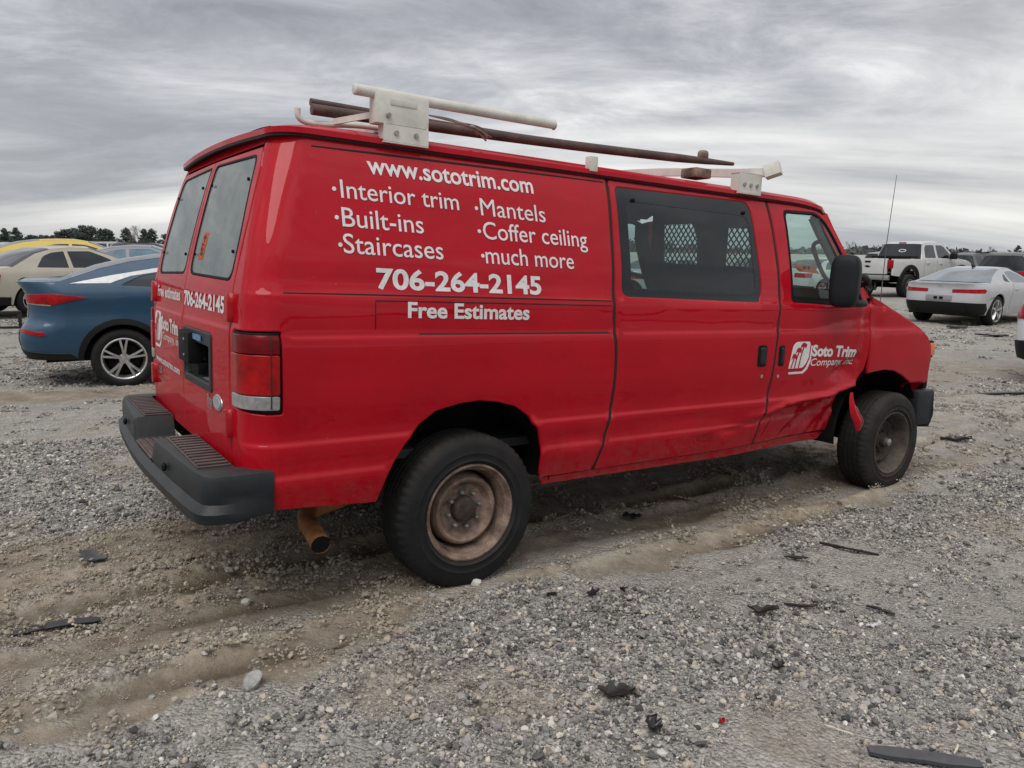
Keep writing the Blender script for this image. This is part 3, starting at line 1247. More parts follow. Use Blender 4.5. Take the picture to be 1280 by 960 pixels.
VROWS = [.612, .626, .640, .742, .755, .768, 1.150, 1.163, 1.176, 1.316, 1.326, 1.336]
van = empty('van', mat=VANW)
tag(van, 'dented red work van with white trim company lettering and a roof ladder rack', 'van')

S1 = [(.695, .476), (.745, .65), (.78, .83), (.785, 1.0), (.768, 1.228), (.79, 1.6), (.819, 1.925)]
D1 = [(1.962, .482), (2.016, .778), (2.055, 1.135), (2.083, 1.35), (2.089, 1.555), (2.085, 1.925)]
s1x = pchip([p[1] for p in S1], [p[0] for p in S1])
d1x = pchip([p[1] for p in D1], [p[0] for p in D1])
ARCH_R = [(-.474, .471), (-.43, .60), (-.359, .712), (-.29, .79), (-.215, .842), (-.1, .868), (.004, .875), (.1, .862), (.2, .836),
          (.28, .785), (.333, .723), (.358, .65), (.366, .586), (.372, .476)]
ARCH_F = [(2.80, .50), (2.86, .66), (2.93, .78), (3.03, .85), (3.13, .88), (3.255, .89), (3.40, .878), (3.54, .835), (3.65, .785), (3.729, .72), (3.75, .70)]
zz = np.linspace(.476, 1.925, 22)
REARQ = .785


def quarter_outline():
    l = [pts_s([(-.86, .497)])]
    l.append(pts_s(ARCH_R))
    l.append(pts_s([(s1x(z), z) for z in zz]))
    l.append(pts_s([(x, 1.934) for x in np.linspace(.70, -.68, 12)]))
    l.append(pts_r([(.70, 1.934), (.70, 1.895), (REARQ - .03, 1.80), (REARQ, 1.60), (REARQ, 1.3), (REARQ, .95), (REARQ, .66), (REARQ, .497)]))
    return np.concatenate(l)


TAILO = np.concatenate([pts_r([(.812, .888), (.812, 1.186)]), pts_s([(-.868, 1.186), (-.868, .872), (-.93, .872)])])
body = panel('body_panel', VR, quarter_outline(), RED, van, holes=[rounded(TAILO, .012)], sp=.045, rows=VROWS)
body['label'] = 'red rear side panel with service list lettering'
panel('body_panel', VL, quarter_outline(), RED, van, holes=[rounded(TAILO, .012)], sp=.09, rows=[.755, 1.163, 1.326])
# header over the rear doors
hd = MB()
yy = np.linspace(-.695, .695, 29)
rows_ = []
for z in (1.897, 1.905, 1.92, 1.937):
    u, _ = cr(np.abs(yy), np.full(29, z))
    p = VR.P(u, np.full(29, z))
    p[:, 1] = np.where(yy < 0, p[:, 1], -p[:, 1])
    rows_.append(p)
P = np.array(rows_)
hd.add(P.reshape(-1, 3), [(i * 29 + j, i * 29 + j + 1, (i + 1) * 29 + j + 1, (i + 1) * 29 + j) for i in range(3) for j in range(28)])
hd.build('rear_header', RED, van)


# tail lamps
def tail_lamp(surf, nm='tail_light'):
    t = panel(nm, surf, rounded(np.concatenate([pts_r([(.818, .893), (.818, 1.181)]), pts_s([(-.874, 1.181), (-.874, .878), (-.93, .878)])]), .012),
              BLACK, van, sp=.03, depth=.03, off=-.004, rnd=.004)

    def strip(y0, x1, z0, z1, m, name, d):
        o = np.concatenate([pts_r([(y0, z0), (y0, z1)]), pts_s([(x1, z1), (x1, z0)])])
        panel(name, surf, rounded(o, .008), m, t, sp=.025, depth=.01, off=d, rnd=.003)
    strip(.826, -.884, 1.102, 1.170, RLENSD, 'reflector_lens', .006)
    strip(.826, -.884, .949, 1.098, RLENS, 'brake_lens', .008)
    strip(.826, -.884, .893, .945, CLENS, 'reverse_lens', .007)
    panel('lens_divider', surf, np.concatenate([pts_s([(-.915, .90), (-.915, 1.165), (-.911, 1.165), (-.911, .90)])]), SEAM, t, sp=.03, depth=.004, off=.0095, rnd=.0005)
    return t


tail_lamp(VR)
tail_lamp(VL)


def seam_line(surf, pts, conv, parent, w=.0035, mat=SEAM, name='seam', off=.0):
    p = densify(np.array(pts + [pts[-1]]), .03)[:-1]
    a, b = conv(p[:, 0], p[:, 1])
    P = surf.at(a, b, off)
    keep = np.concatenate([[True], np.linalg.norm(np.diff(P, axis=0), axis=1) > 1e-4])
    return sweep(name, P[keep], w, mat, parent)


# roof seam, belt seam, pressed cover of the door track and the track itself
seam_line(VR, [(-.70, 1.893), (-.41, 1.899), (.1, 1.903), (.80, 1.905)], cs, body, .003)
seam_line(VR, [(-.86, 1.329), (-.49, 1.329), (.1, 1.327), (.755, 1.322)], cs, body, .0028)
seam_line(VR, [(-.494, 1.30), (-.494, 1.19)], cs, body, .0022)
seam_line(VR, [(-.494, 1.306), (.1, 1.304), (.757, 1.299)], cs, body, .0022)
panel('door_track', VR, np.array([(-.30, 1.1675), (.758, 1.1625), (.758, 1.1715), (-.30, 1.1745)]), SEAM, body, conv=cs, sp=.05, depth=.004, off=.001, rnd=.0005)

# black strips standing in for the shade deep in the door gaps
for sl, pts_ in ((body, [(s1x(z) + .010, z) for z in np.linspace(.49, 1.92, 40)]),):
    p_ = np.array(pts_)
    a_, b_ = cs(p_[:, 0], p_[:, 1])
    sweep('door_gap_shade', VR.at(a_, b_, -.014), .0125, SEAM, sl)
p_ = np.array([(d1x(z) + .011, z) for z in np.linspace(.49, 1.92, 40)])
a_, b_ = cs(p_[:, 0], p_[:, 1])
sweep('door_gap_shade', VR.at(a_, b_, -.014), .0125, SEAM, body)
# painted words on the side panel
CAP = dict(conv=cs)
lettering('www.sototrim.com', VR, -.478, .347, 1.810, 1.884, VINYL, body, bold=.018, conv=cs, dz=-.004)
for txt, x0, x1, zb, zc in (('\u00b7', -.637, -.622, 1.703, 1.775), ('Interior trim', -.603, -.068, 1.701, 1.772), ('\u00b7', -.637, -.622, 1.592, 1.665),
                            ('Built-ins', -.608, -.252, 1.590, 1.664), ('\u00b7', -.632, -.618, 1.487, 1.56), ('Staircases', -.612, -.170, 1.487, 1.562),
                            ('\u00b7', .013, .028, 1.679, 1.755), ('Mantels', .042, .396, 1.682, 1.757), ('\u00b7', .015, .030, 1.58, 1.655),
                            ('Coffer ceiling', .042, .634, 1.580, 1.655), ('\u00b7', .020, .034, 1.475, 1.548), ('much more', .042, .537, 1.474, 1.548)):
    if txt == '\u00b7':
        zm = zb + (zc - zb) * .42
        th = np.linspace(0, 2 * np.pi, 14, endpoint=False)
        panel('bullet', VR, np.stack([x0 + .008 + .0085 * np.cos(th), zm + .0085 * np.sin(th)], -1), VINYL, body, conv=cs, sp=.02, depth=.002, off=.0025, rnd=.0005)
        continue
    lettering(txt, VR, x0, x1, zb, zc, VINYL, body, bold=.0 if txt[0] == 'M' else .003, conv=cs, dz=-.006)
lettering('706-264-2145', VR, -.481, .335, 1.354, 1.434, VINYL, body, bold=.029, conv=cs, dz=-.008)
lettering('Free Estimates', VR, -.352, .259, 1.240, 1.303, VINYL, body, bold=.027, conv=cs, dz=-.008)

# ---- sliding door
so = np.array([(s1x(z) + .020, z) for z in zz] + [(x, 1.928) for x in (1.2, 1.6)] + [(d1x(z), z) for z in np.linspace(1.928, .482, 22)])
SW = rounded([(.836, 1.345), (1.905, 1.330), (1.930, 1.40), (1.926, 1.86), (1.895, 1.905), (.872, 1.893)], [.05, .06, .05, .05, .06, .03])
sdoor = panel('sliding_door', VR, so, RED, van, holes=[SW], conv=cs, sp=.05, rows=VROWS)
SWi = rounded([(.905, 1.385), (1.875, 1.372), (1.885, 1.82), (.935, 1.825)], [.04, .06, .06, .03])
panel('window_frit', VR, SW, FRIT, sdoor, holes=[SWi], conv=cs, sp=.06, depth=.006, off=-.006, rnd=.001)
panel('window', VR, SWi, GLASS, sdoor, conv=cs, sp=.15, depth=.004, off=-.0075, rnd=.0005)
for x, z in ((.985, 1.832), (1.855, 1.836)):
    u, zc_ = cs(x, z)
    pp = VR.at(u, zc_, .0)
    MB().add(*superell(pp, (.011, .007, .011), .8, 12, 7)).build('window_fixing', BLACK, sdoor)


def door_handle(x0, x1, z0, z1, parent, surf=VR):
    h = panel('door_handle', surf, rounded([(x0, z0), (x1, z0), (x1, z1), (x0, z1)], .02), BLACK, parent, conv=cs, sp=.03, depth=.01, off=.004, rnd=.004)
    panel('handle_grip', surf, rounded([(x0 + .022, z0 + .012), (x1 - .012, z0 + .012), (x1 - .012, z1 - .014), (x0 + .022, z1 - .014)], .014), GREYP, h, conv=cs, sp=.03, depth=.01, off=.012, rnd=.006)


def lock_barrel(x, z, parent):
    u, z_ = cs(x, z)
    p, n = VR.P(u, z_), VR.N(u, z_)
    th = np.linspace(0, 2 * np.pi, 14, endpoint=False)
    MB().add(*sweep_data([p - n * .004, p + n * .004], .011)).build('door_lock', CHROME, parent)


door_handle(1.885, 1.968, .958, 1.084, sdoor)
lock_barrel(1.935, .902, sdoor)

# ---- front door
fs = np.array([(d1x(z) + .022, z) for z in np.linspace(.482, 1.925, 22)]
              + [(2.30, 1.936), (2.52, 1.925), (2.63, 1.895), (2.70, 1.835), (2.79, 1.69), (2.90, 1.53), (2.985, 1.42), (3.036, 1.33), (3.039, 1.1), (3.036, 1.017), (3.015, .90),
                 (2.955, .83), (2.88, .745), (2.85, .66), (2.80, .49)])
FW = rounded([(2.205, 1.335), (2.985, 1.315), (2.93, 1.43), (2.72, 1.745), (2.645, 1.855), (2.57, 1.895), (2.235, 1.885)], [.03, .03, .02, .05, .05, .05, .04])
fdoor = panel('front_door', VR, fs, RED, van, holes=[FW], conv=cs, sp=.021, esp=.025, rows=VROWS)
fdoor['label'] = 'crumpled red front door with company logo'
FWi = rounded([(2.222, 1.372), (2.955, 1.352), (2.91, 1.43), (2.71, 1.735), (2.635, 1.842), (2.565, 1.878), (2.250, 1.868)], [.03, .03, .02, .05, .05, .05, .04])
panel('window_seal', VR, FW, BLACK, fdoor, holes=[FWi], conv=cs, sp=.06, depth=.012, off=.002, rnd=.003)
panel('window', VR, FWi, GLASSF, fdoor, conv=cs, sp=.2, depth=.004, off=-.006, rnd=.0005)
door_handle(2.078, 2.135, .955, 1.080, fdoor)
lock_barrel(2.088, .896, fdoor)


def company_logo(surf, conv, x0, x1, z0, z1, parent, sh=.06):
    """White rounded plate with three red hammers, and the company name drawn beside it."""
    w, h = x1 - x0, z1 - z0

    def q(l):
        return [(x0 + w * (a + sh * b), z0 + h * b) for a, b in l]
    lg = panel('logo', surf, rounded(q([(0, .12), (.72, .12), (.93, .45), (.93, 1), (.12, 1)]), [.004, .035, .02, .02, .05]), VINYL, parent, conv=conv, sp=.03, depth=.002, off=.0022, rnd=.0004)
    arc = [(.04, .0), (.70, .0), (.86, .14), (.99, .42), (1.0, .86), (1.06, .86), (1.05, .36), (.92, .06), (.74, -.07), (.04, -.07)]
    panel('logo_edge', surf, np.array(q(arc)), VINYL, parent, conv=conv, sp=.03, depth=.002, off=.0022, rnd=.0003)
    for bx, top, s in ((.07, .60, .75), (.24, .80, .9), (.44, .96, 1.0)):
        k = .16 * s
        ham = [(bx, .13), (bx + .05, .13), (bx + .10, top * .5), (bx + k + .04, top - .13), (bx + k + .13 * s, top - .17), (bx + k + .17 * s, top - .06), (bx + k + .06, top + .0),
               (bx + k - .04, top + .01), (bx + k - .12 * s, top - .07), (bx + k - .15 * s, top - .19), (bx + k - .08 * s, top - .14), (bx + k - .015, top - .12), (bx + .05, top * .5)]
        panel('logo_hammer', surf, np.array(q(ham)), RED2, lg, conv=conv, sp=.03, depth=.001, off=.0040, rnd=.0003)
    return lg


company_logo(VR, cs, 2.182, 2.385, .915, 1.098, fdoor)
lettering('Soto Trim', VR, 2.405, 2.885, 1.010, 1.078, VINYL, fdoor, bold=.045, shear=.06, conv=cs, dz=-.018)
lettering('Company, inc', VR, 2.400, 2.895, .948, .993, VINYL, fdoor, bold=.006, shear=.2, conv=cs, dz=-.008)

# ---- fender, with the torn flap of metal hanging behind the wheel
ff = [(3.054, .872), (3.052, 1.0), (3.056, 1.33), (3.08, 1.362), (3.18, 1.340), (3.27, 1.310), (3.42, 1.264), (3.58, 1.214), (3.72, 1.158), (3.83, 1.102), (3.875, 1.055)]
ffo = np.concatenate([pts_s(ff), pts_s([(3.897, 1.035), (3.900, .97), (3.903, .85), (3.905, .705)]),
                      pts_s([p for p in ARCH_F[::-1] if p[0] > 3.05])])
for sf in (VR, VL):
    fe = panel('fender', sf, ffo, RED, van, sp=.04 if sf is VR else .08, rows=[1.150, 1.163, 1.176])
    if sf is VR:
        fender = fe
eL = curve_pts([(2.900, -.985, .750), (2.885, -.995, .69), (2.897, -1.005, .61), (2.935, -1.020, .54), (2.962, -1.015, .492)], 16)
eR = curve_pts([(2.922, -.978, .755), (2.930, -1.000, .69), (2.950, -1.022, .625), (2.992, -1.035, .560), (2.978, -1.020, .492)], 16)
nl = len(eL)
mid = (eL + eR) / 2 + np.array([0, -.012, 0])
cols = [eL, mid, eR, eR + np.array([.003, .004, 0]), mid + np.array([0, .004, 0]), eL + np.array([-.003, .004, 0])]
V = np.concatenate(cols)
MB().add(V, [(a * nl + q, ((a + 1) % 6) * nl + q, ((a + 1) % 6) * nl + q + 1, a * nl + q + 1) for a in range(6) for q in range(nl - 1)] + [tuple(a * nl for a in range(6)), tuple(a * nl + nl - 1 for a in range(6))]).build('torn_flap', RED, van)
sweep('torn_edge', eR[6:] + np.array([.001, -.002, 0]), .0022, STEEL, van)
# sill under the doors
sil = np.array([(.40, .43), (2.76, .425), (2.80, .47), (2.76, .474), (1.6, .47), (.70, .466), (.40, .462)])
panel('sill', VR, sil, RED, van, conv=cs, sp=.05, off=-.012)
panel('sill', VL, sil, RED, van, conv=cs, sp=.1, off=-.012)
# left side, plain
lo = np.concatenate([pts_s([(.72, .476), (2.03, .476)]), pts_s([(d1x(z) + .0, z) for z in np.linspace(.6, 1.93, 12)]), pts_s([(.82, 1.93)]),
                     pts_s([(s1x(z) + .006, z) for z in zz[::-1]])])
panel('side_panel', VL, lo, RED, van, sp=.1, rows=[.755, 1.163, 1.326])
ld = panel('front_door', VL, fs, RED, van, holes=[FW], conv=cs, sp=.08)
panel('window_seal', VL, FW, BLACK, ld, holes=[FWi], conv=cs, sp=.1, depth=.012, off=.002, rnd=.003)
panel('window', VL, FWi, GLASSF, ld, conv=cs, sp=.3, depth=.004, off=-.006, rnd=.0005)

# ---- rear doors
PL = [(.035, .895), (.535, .895), (.535, 1.140), (.035, 1.140)]
for surf, right in ((VR, True), (VL, False)):
    dl = [(.004, .64), (.775, .64), (.775, 1.3), (.772, 1.62), (.745, 1.80), (.69, 1.888), (.004, 1.893)]
    wl = rounded([(.052, 1.375), (.735, 1.362), (.73, 1.55), (.668, 1.860), (.036, 1.872)], [.05, .06, .03, .05, .03])
    holes = [wl] + ([rounded(PL, .02)] if right else [])
    d = panel('rear_door', surf, np.array(dl), RED, van, holes=holes, conv=cr, sp=.05, rows=[1.17, 1.182, 1.195])
    d['label'] = 'red rear door with phone number and plate recess' if right else 'red rear door with company logo'
    wi = rounded([(.062, 1.385), (.724, 1.372), (.719, 1.55), (.660, 1.852), (.046, 1.863)], [.05, .06, .03, .05, .03])
    panel('window_seal', surf, wl, BLACK, d, holes=[wi], conv=cr, sp=.1, depth=.012, off=.001, rnd=.002)
    w = panel('window', surf, wi, GLASSR, d, conv=cr, sp=.12, depth=.004, off=-.004, rnd=.0005)
    for y, z in ((.095, 1.465), (.085, 1.775), (.695, 1.475), (.655, 1.76)):
        u, z_ = cr(y, z)
        MB().add(*superell(surf.at(u, z_, .004), (.006, .0075, .0075), .8, 12, 7)).build('window_fixing', BLACK, d)
    for z in (1.262, .815):
        u, z_ = cr(.775, z)
        pp, nn = surf.P(u, z_), surf.N(u, z_)
        u0, _ = cr(.725, z)
        u1, _ = cr(.80, z)
        panel('hinge', surf, np.array([(.752, z - .052), (.802, z - .055), (.802, z + .055), (.752, z + .052)]), RED2, d, conv=cr, sp=.05, depth=.03, off=.024, rnd=.006)
    if right:
        panel('orange_sticker', surf, np.array([(.150, 1.445), (.225, 1.442), (.240, 1.560), (.168, 1.563)]), ORANGE, d, conv=cr, sp=.05, depth=.001, off=-.002, rnd=.0003)
        lettering('697-6', surf, .168, .216, 1.458, 1.550, INK, d, bold=.03, conv=cr, off=-.001, rot=True)
        lettering('706-264-2145', surf, .012, .690, 1.236, 1.300, VINYL, d, bold=.036, conv=cr)
        lettering('Flex', surf, .455, .535, .845, .885, CHROME, d, bold=.03, conv=cr)
        lettering('FUEL', surf, .46, .53, .826, .842, CHROME, d, bold=.03, conv=cr)
        th = np.linspace(0, 2 * np.pi, 24, endpoint=False)
        panel('badge', surf, np.stack([.615 + .062 * np.cos(th), .868 + .034 * np.sin(th)], -1), CHROME, d, conv=cr, sp=.04, depth=.01, off=.006, rnd=.004)
        panel('badge_face', surf, np.stack([.615 + .05 * np.cos(th), .868 + .025 * np.sin(th)], -1), principled('badge_grey', (.30, .31, .33), rough=.4), d, conv=cr, sp=.04, depth=.004, off=.0085, rnd=.001)
        # plate recess: frame, hollow and the black bracket
        pr = panel('plate_frame', surf, rounded(PL, .02), GREYP, d, holes=[rounded([(.065, .925), (.505, .925), (.505, 1.085), (.065, 1.085)], .015)], conv=cr, sp=.06, depth=.03, off=.006, rnd=.005)
        c0 = VR.P(*cr(.285, 1.0))
        x_in = float(c0[0]) + .075
        MB().add(*box_data((x_in, -.535, .89), (x_in + .006, -.035, 1.145))).build('recess_back', principled('recess_grey', (.10, .11, .11), rough=.6, var=.3, dust=.3), d)
        for lo_, hi_ in (((x_in - .075, -.512, .915), (x_in, -.500, 1.09)), ((x_in - .075, -.070, .915), (x_in, -.058, 1.09)),
                         ((x_in - .075, -.512, .913), (x_in, -.058, .923)), ((x_in - .075, -.512, 1.085), (x_in, -.058, 1.095))):
            MB().add(*box_data(lo_, hi_)).build('recess_wall', principled('recess_grey', (.10, .11, .11)), d)
        MB().add(*box_data((float(c0[0]) - .032, -.262, .985), (float(c0[0]) + .03, -.055, 1.125), .012)).build('plate_bracket', BLACK, d)
        MB().add(*box_data((float(c0[0]) + .01, -.26, .94), (float(c0[0]) + .06, -.12, .99), .008)).build('door_pull', BLACK, d)
        for zz_ in (1.02, 1.09):
            MB().add(*superell((float(c0[0]) - .034, -.19, zz_), (.004, .007, .007), .9, 10, 6)).build('bracket_screw', STEEL, d)
        sk = MB().add(*box_data((float(c0[0]) - .012, -.40, 1.098), (float(c0[0]) - .007, -.16, 1.122)))
        sk.build('blue_sticker', principled('blue_sticker', (.10, .20, .38), rough=.5, var=.5, vscale=60), d)
    else:
        cm = lambda y, z: cr(-np.asarray(y), z)     # reads left to right across the left door
        # the left door's right edge is the middle of the van: y runs from -.78 to 0
        SL = Surf(lambda a, b: VL.fn(a, b), -1)
        lettering('Free estimates', SL, -.70, -.075, 1.247, 1.302, VINYLD, d, bold=.03, conv=cm)
        company_logo(SL, cm, -.755, -.545, .985, 1.165, d, sh=.0)
        lettering('Soto Trim', SL, -.515, -.085, 1.082, 1.148, VINYLD, d, bold=.045, conv=cm)
        lettering('Company, inc', SL, -.50, -.05, 1.030, 1.068, VINYLD, d, bold=.006, shear=.15, conv=cm)
        lettering('www.sototrim.com', SL, -.735, -.065, .895, .930, VINYLD, d, bold=.03, conv=cm)
        lettering('E250', SL, -.72, -.55, .835, .875, CHROME, d, bold=.05, conv=cm)
        lettering('SUPER DUTY', SL, -.70, -.50, .80, .818, CHROME, d, bold=.03, conv=cm)

# ---- roof, drip rail, windscreen, bonnet
def cross_loft(name, rows, mat, parent, n=41, p=4.0, k=.5, skirt=0):
    """Lofted skin between a right edge and its mirror; rows are (x, half width, edge z, crown, bow)."""
    t = np.linspace(-1, 1, n)
    P = []
    for x, w, z, c, b in rows:
        prof = np.clip(1 - np.abs(t)**p, 0, 1)**k
        q = np.stack([x + b * (1 - t * t), t * w, z + c * prof], -1)
        if skirt:
            q = np.concatenate([q[:1] - np.array([0, 0, skirt]), q, q[-1:] - np.array([0, 0, skirt])])
        P.append(q)
    P = np.array(P)
    n = P.shape[1]
    m = len(rows)
    F = [(i * n + j, (i + 1) * n + j, (i + 1) * n + j + 1, i * n + j + 1) for i in range(m - 1) for j in range(n - 1)]
    return MB().add(P.reshape(-1, 3), F).build(name, mat, parent, sharp=60)


rw = []
for x in np.concatenate([np.linspace(-.83, -.6, 8), np.linspace(-.5, 2.4, 20), np.linspace(2.45, 2.70, 7)]):
    e = 1 - math.exp(-max(0, x + .84) / .10)
    e2 = 1 - math.exp(-max(0, 2.80 - x) / .16)
    z = 1.952 - .03 * max(0, (x - 2.5) / .2)**2
    w = .808 - .035 * math.exp(-max(0, x + .83) / .05)
    rw.append((x, w, z, .070 * (.10 + .90 * e) * (.45 + .55 * e2), -.035 * math.exp(-max(0, x + .83) / .1) + .02 * math.exp(-max(0, 2.7 - x) / .2)))
roof = cross_loft('roof', rw, RED, van)
dp = [(2.72, -.775, 1.895)]
for x in np.linspace(2.62, -.70, 40):
    dp.append((x, -.814, 1.946 - (.022 * ((x - 2.3) / .32)**2 if x > 2.3 else 0)))
cx, cy = -.73, -.722
for a in np.linspace(0, np.pi / 2, 7)[1:]:
    dp.append((cx - .112 * math.sin(a), cy - .092 * math.cos(a), 1.946 - .004 * a))
for y in np.linspace(-.68, .68, 16):
    dp.append((-.842 - .022 * (1 - (y / .7)**2), y, 1.940 + .012 * (1 - (y / .7)**2)))
m_ = len(dp)
for a in np.linspace(np.pi / 2, 0, 7)[1:]:
    dp.append((cx - .112 * math.sin(a), -cy + .092 * math.cos(a), 1.946 - .004 * a))
for x in np.linspace(-.62, 2.62, 26):
    dp.append((x, .814, 1.946 - (.022 * ((x - 2.3) / .32)**2 if x > 2.3 else 0)))
rail = sweep('drip_rail', dp, [(-.012, -.010), (.009, -.012), (.013, .004), (.006, .012), (-.012, .012)], RED, van)
dp2 = np.array(dp) - np.array([0, 0, .017])
dp2[:, 1] *= .992
sweep('gutter_shade_strip', dp2, [(-.012, -.004), (.004, -.004), (.004, .006), (-.012, .006)], SEAM, van)  # dark strip painting in the shade below the drip rail

AP = [(2.70, 1.895), (2.735, 1.80), (2.80, 1.695), (2.90, 1.545), (2.985, 1.43), (3.05, 1.372)]
# screen pillars filled between door edge and glass
ws_rows = [(x + .012, float(_hw(z)) - .075, z + .012, .014, .17) for x, z in AP]
cross_loft('windshield', ws_rows, GLASSF, van, p=2.5, k=1)
for s in (-1, 1):
    pl_ = MB()
    A = np.array([(x + .002, s * (float(_hw(z)) - .004), z + .004) for x, z in AP])
    B = np.array([(x + .012 + .024, s * (float(_hw(z)) - .082), z + .018) for x, z in AP])
    Cc = np.array([(x - .075, s * (float(_hw(z)) - .075), z - .02) for x, z in AP])
    D = np.array([(x - .085, s * (float(_hw(z)) - .010), z - .02) for x, z in AP])
    V = np.concatenate([A, B, Cc, D])
    k = len(AP)
    pl_.add(V, [(a * k + i, a * k + i + 1, ((a + 1) % 4) * k + i + 1, ((a + 1) % 4) * k + i) for a in range(4) for i in range(k - 1)])
    pl_.build('windshield_pillar', RED, van)
hood_e = [(3.06, 1.372), (3.18, 1.340), (3.27, 1.311), (3.42, 1.265), (3.58, 1.215), (3.72, 1.159), (3.83, 1.103), (3.90, 1.050), (3.93, 1.0)]
hr = []
for x, z in hood_e:
    w = float(van_hw(np.array(x), np.array(min(z, 1.3)), False)) - .002 - max(0, x - 3.86) * .5
    hr.append((x, w - .003, z + .004, .046, .10 * ss((x - 3.0) / .9) + .02))
cross_loft('hood', hr, RED, van, p=7, k=.6, skirt=.035)
# nose: grille, lamps, bumper
nose = []
for z in (.70, .80, .92, 1.0, 1.045):
    nose.append(z)
yy = np.linspace(-.86, .86, 35)
NP = []
for z in nose:
    x = 4.02 - .10 * (np.abs(yy) / .86)**3 - (.05 if z > 1.02 else 0) + .06 * (1 - (yy / .86)**2)
    NP.append(np.stack([x, yy, np.full(35, z)], -1))
NP = np.array(NP).reshape(-1, 3)
MB().add(NP, [(i * 35 + j, i * 35 + j + 1, (i + 1) * 35 + j + 1, (i + 1) * 35 + j) for i in range(len(nose) - 1) for j in range(34)]).build('grille_panel', GREYP, van)
gr = box('grille', (4.055, -.50, .74), (4.085, .50, .98), principled('grille_black', (.02, .02, .022), rough=.5), van, .01)
for z in (.78, .83, .88, .93):
    MB().add(*box_data((4.080, -.47, z - .010), (4.10, .47, z + .010), .004)).build('grille_bar', GREYP, gr)
for s in (-1, 1):
    box('headlight', (3.985, s * .70 - .15, .80), (4.045, s * .70 + .15, .99), CLENS, van, .02)
    box('lamp_housing', (3.900, min(s * .80, s * .948), .945), (3.985, max(s * .80, s * .948), 1.075), BLACK, van, .012)
    mk = box('marker_lamp', (3.922, min(s * .93, s * .956), .965), (3.992, max(s * .93, s * .956), 1.058), AMBER, van, .008)
    box('corner_trim', (3.900, min(s * .80, s * .945), .715), (3.965, max(s * .80, s * .945), .935), BLACK, van, .02)
fb = MB()
bpth = []
for y in np.linspace(-.955, .955, 25):
    bpth.append((4.13 - .20 * (abs(y) / .955)**4 + .04 * (1 - (y / .955)**2), y, .575))
fb.add(*sweep_data(bpth, [(-.06, -.145), (.045, -.14), (.07, -.05), (.06, .10), (.04, .135), (-.06, .14)]))
for s in (-1, 1):
    fb.add(*box_data((3.77, s * .945 - .045, .455), (4.00, s * .945 + .04, .715), .025))
fb.build('front_bumper', GREYP, van)

# ---- rear step bumper
def bumper():
    half = [((-.905, -.998), (-.905, -.90)), ((-.95, -1.000), (-.95, -.90)), ((-1.04, -1.000), (-1.0, -.90)), ((-1.105, -.996), (-1.02, -.89)), ((-1.138, -.982), (-1.02, -.88)), ((-1.155, -.958), (-1.02, -.865)),
            ((-1.164, -.91), (-1.02, -.84)), ((-1.172, -.82), (-1.02, -.80)), ((-1.185, -.62), (-1.02, -.62)), ((-1.195, -.42), (-1.02, -.42)), ((-1.199, -.30), (-1.02, -.30)), ((-1.20, -.27), (-1.02, -.27)),
            ((-1.201, -.245), (-1.02, -.245)), ((-1.202, -.22), (-1.02, -.22)), ((-1.203, -.20), (-1.02, -.20)), ((-1.206, 0), (-1.02, 0))]
    st = half + [((a[0], -a[1]), (b[0], -b[1])) for a, b in half[-2::-1]]
    prof = []
    for (o, i_) in st:
        o, i_ = np.array(o), np.array(i_)
        n = o - i_
        n = n / np.linalg.norm(n)
        notch = 1 - ss((abs(o[1]) - .205) / .07)
        side = ss((o[0] + 1.05) / .10)
        zt = .665 - .105 * notch
        zb = .475 + .012 * side
        lip = .022 * (1 - side)
        sec = [(i_, zb + .02), (o - n * .03, zb), (o + n * lip, zb + .012), (o + n * (lip + .004 * (1 - side)), zb + .05), (o, zb + .080), (o + n * .003, (zb + zt) / 2 + .02), (o + n * .001, zt - .024), (o - n * .006, zt - .006), (o - n * .018, zt), (i_, zt)]
        prof.append([(p[0], p[1], z) for p, z in sec])
    P = np.array(prof)
    n, m = P.shape[:2]
    F = [(i * m + j, i * m + (j + 1) % m, (i + 1) * m + (j + 1) % m, (i + 1) * m + j) for i in range(n - 1) for j in range(m)]
    F += [tuple(range(m)), tuple((n - 1) * m + j for j in range(m))[::-1]]
    return MB().add(P.reshape(-1, 3), F)


rb = bumper()
rbo = rb.build('rear_bumper', GREYP, van, sharp=32)
for s in (-1, 1):
    pd = MB()
    pd.add(*box_data((-1.150, min(s * .285, s * .86), .664), (-1.025, max(s * .285, s * .86), .671), .004))
    p_ = pd.build('step_pad', TREADM, rbo)
    for k in range(12):
        yk = s * (.315 + k * .047)
        MB().add(*box_data((-1.145, yk - .014, .6712), (-1.032, yk + .010, .679), .003)).build('tread_rib', TREADM, p_)
    MB().add(*superell((-1.205, s * .52, .60), (.010, .018, .018), .9, 14, 8)).build('bumper_plug', BLACK, rbo)
cp = box('centre_step', (-1.205, -.20, .5605), (-1.03, .20, .567), TREADM, rbo, .003)
for k in range(5):
    MB().add(*box_data((-1.195 + k * .03, -.19, .567), (-1.180 + k * .03, .19, .574), .003)).build('tread_rib', TREADM, cp)

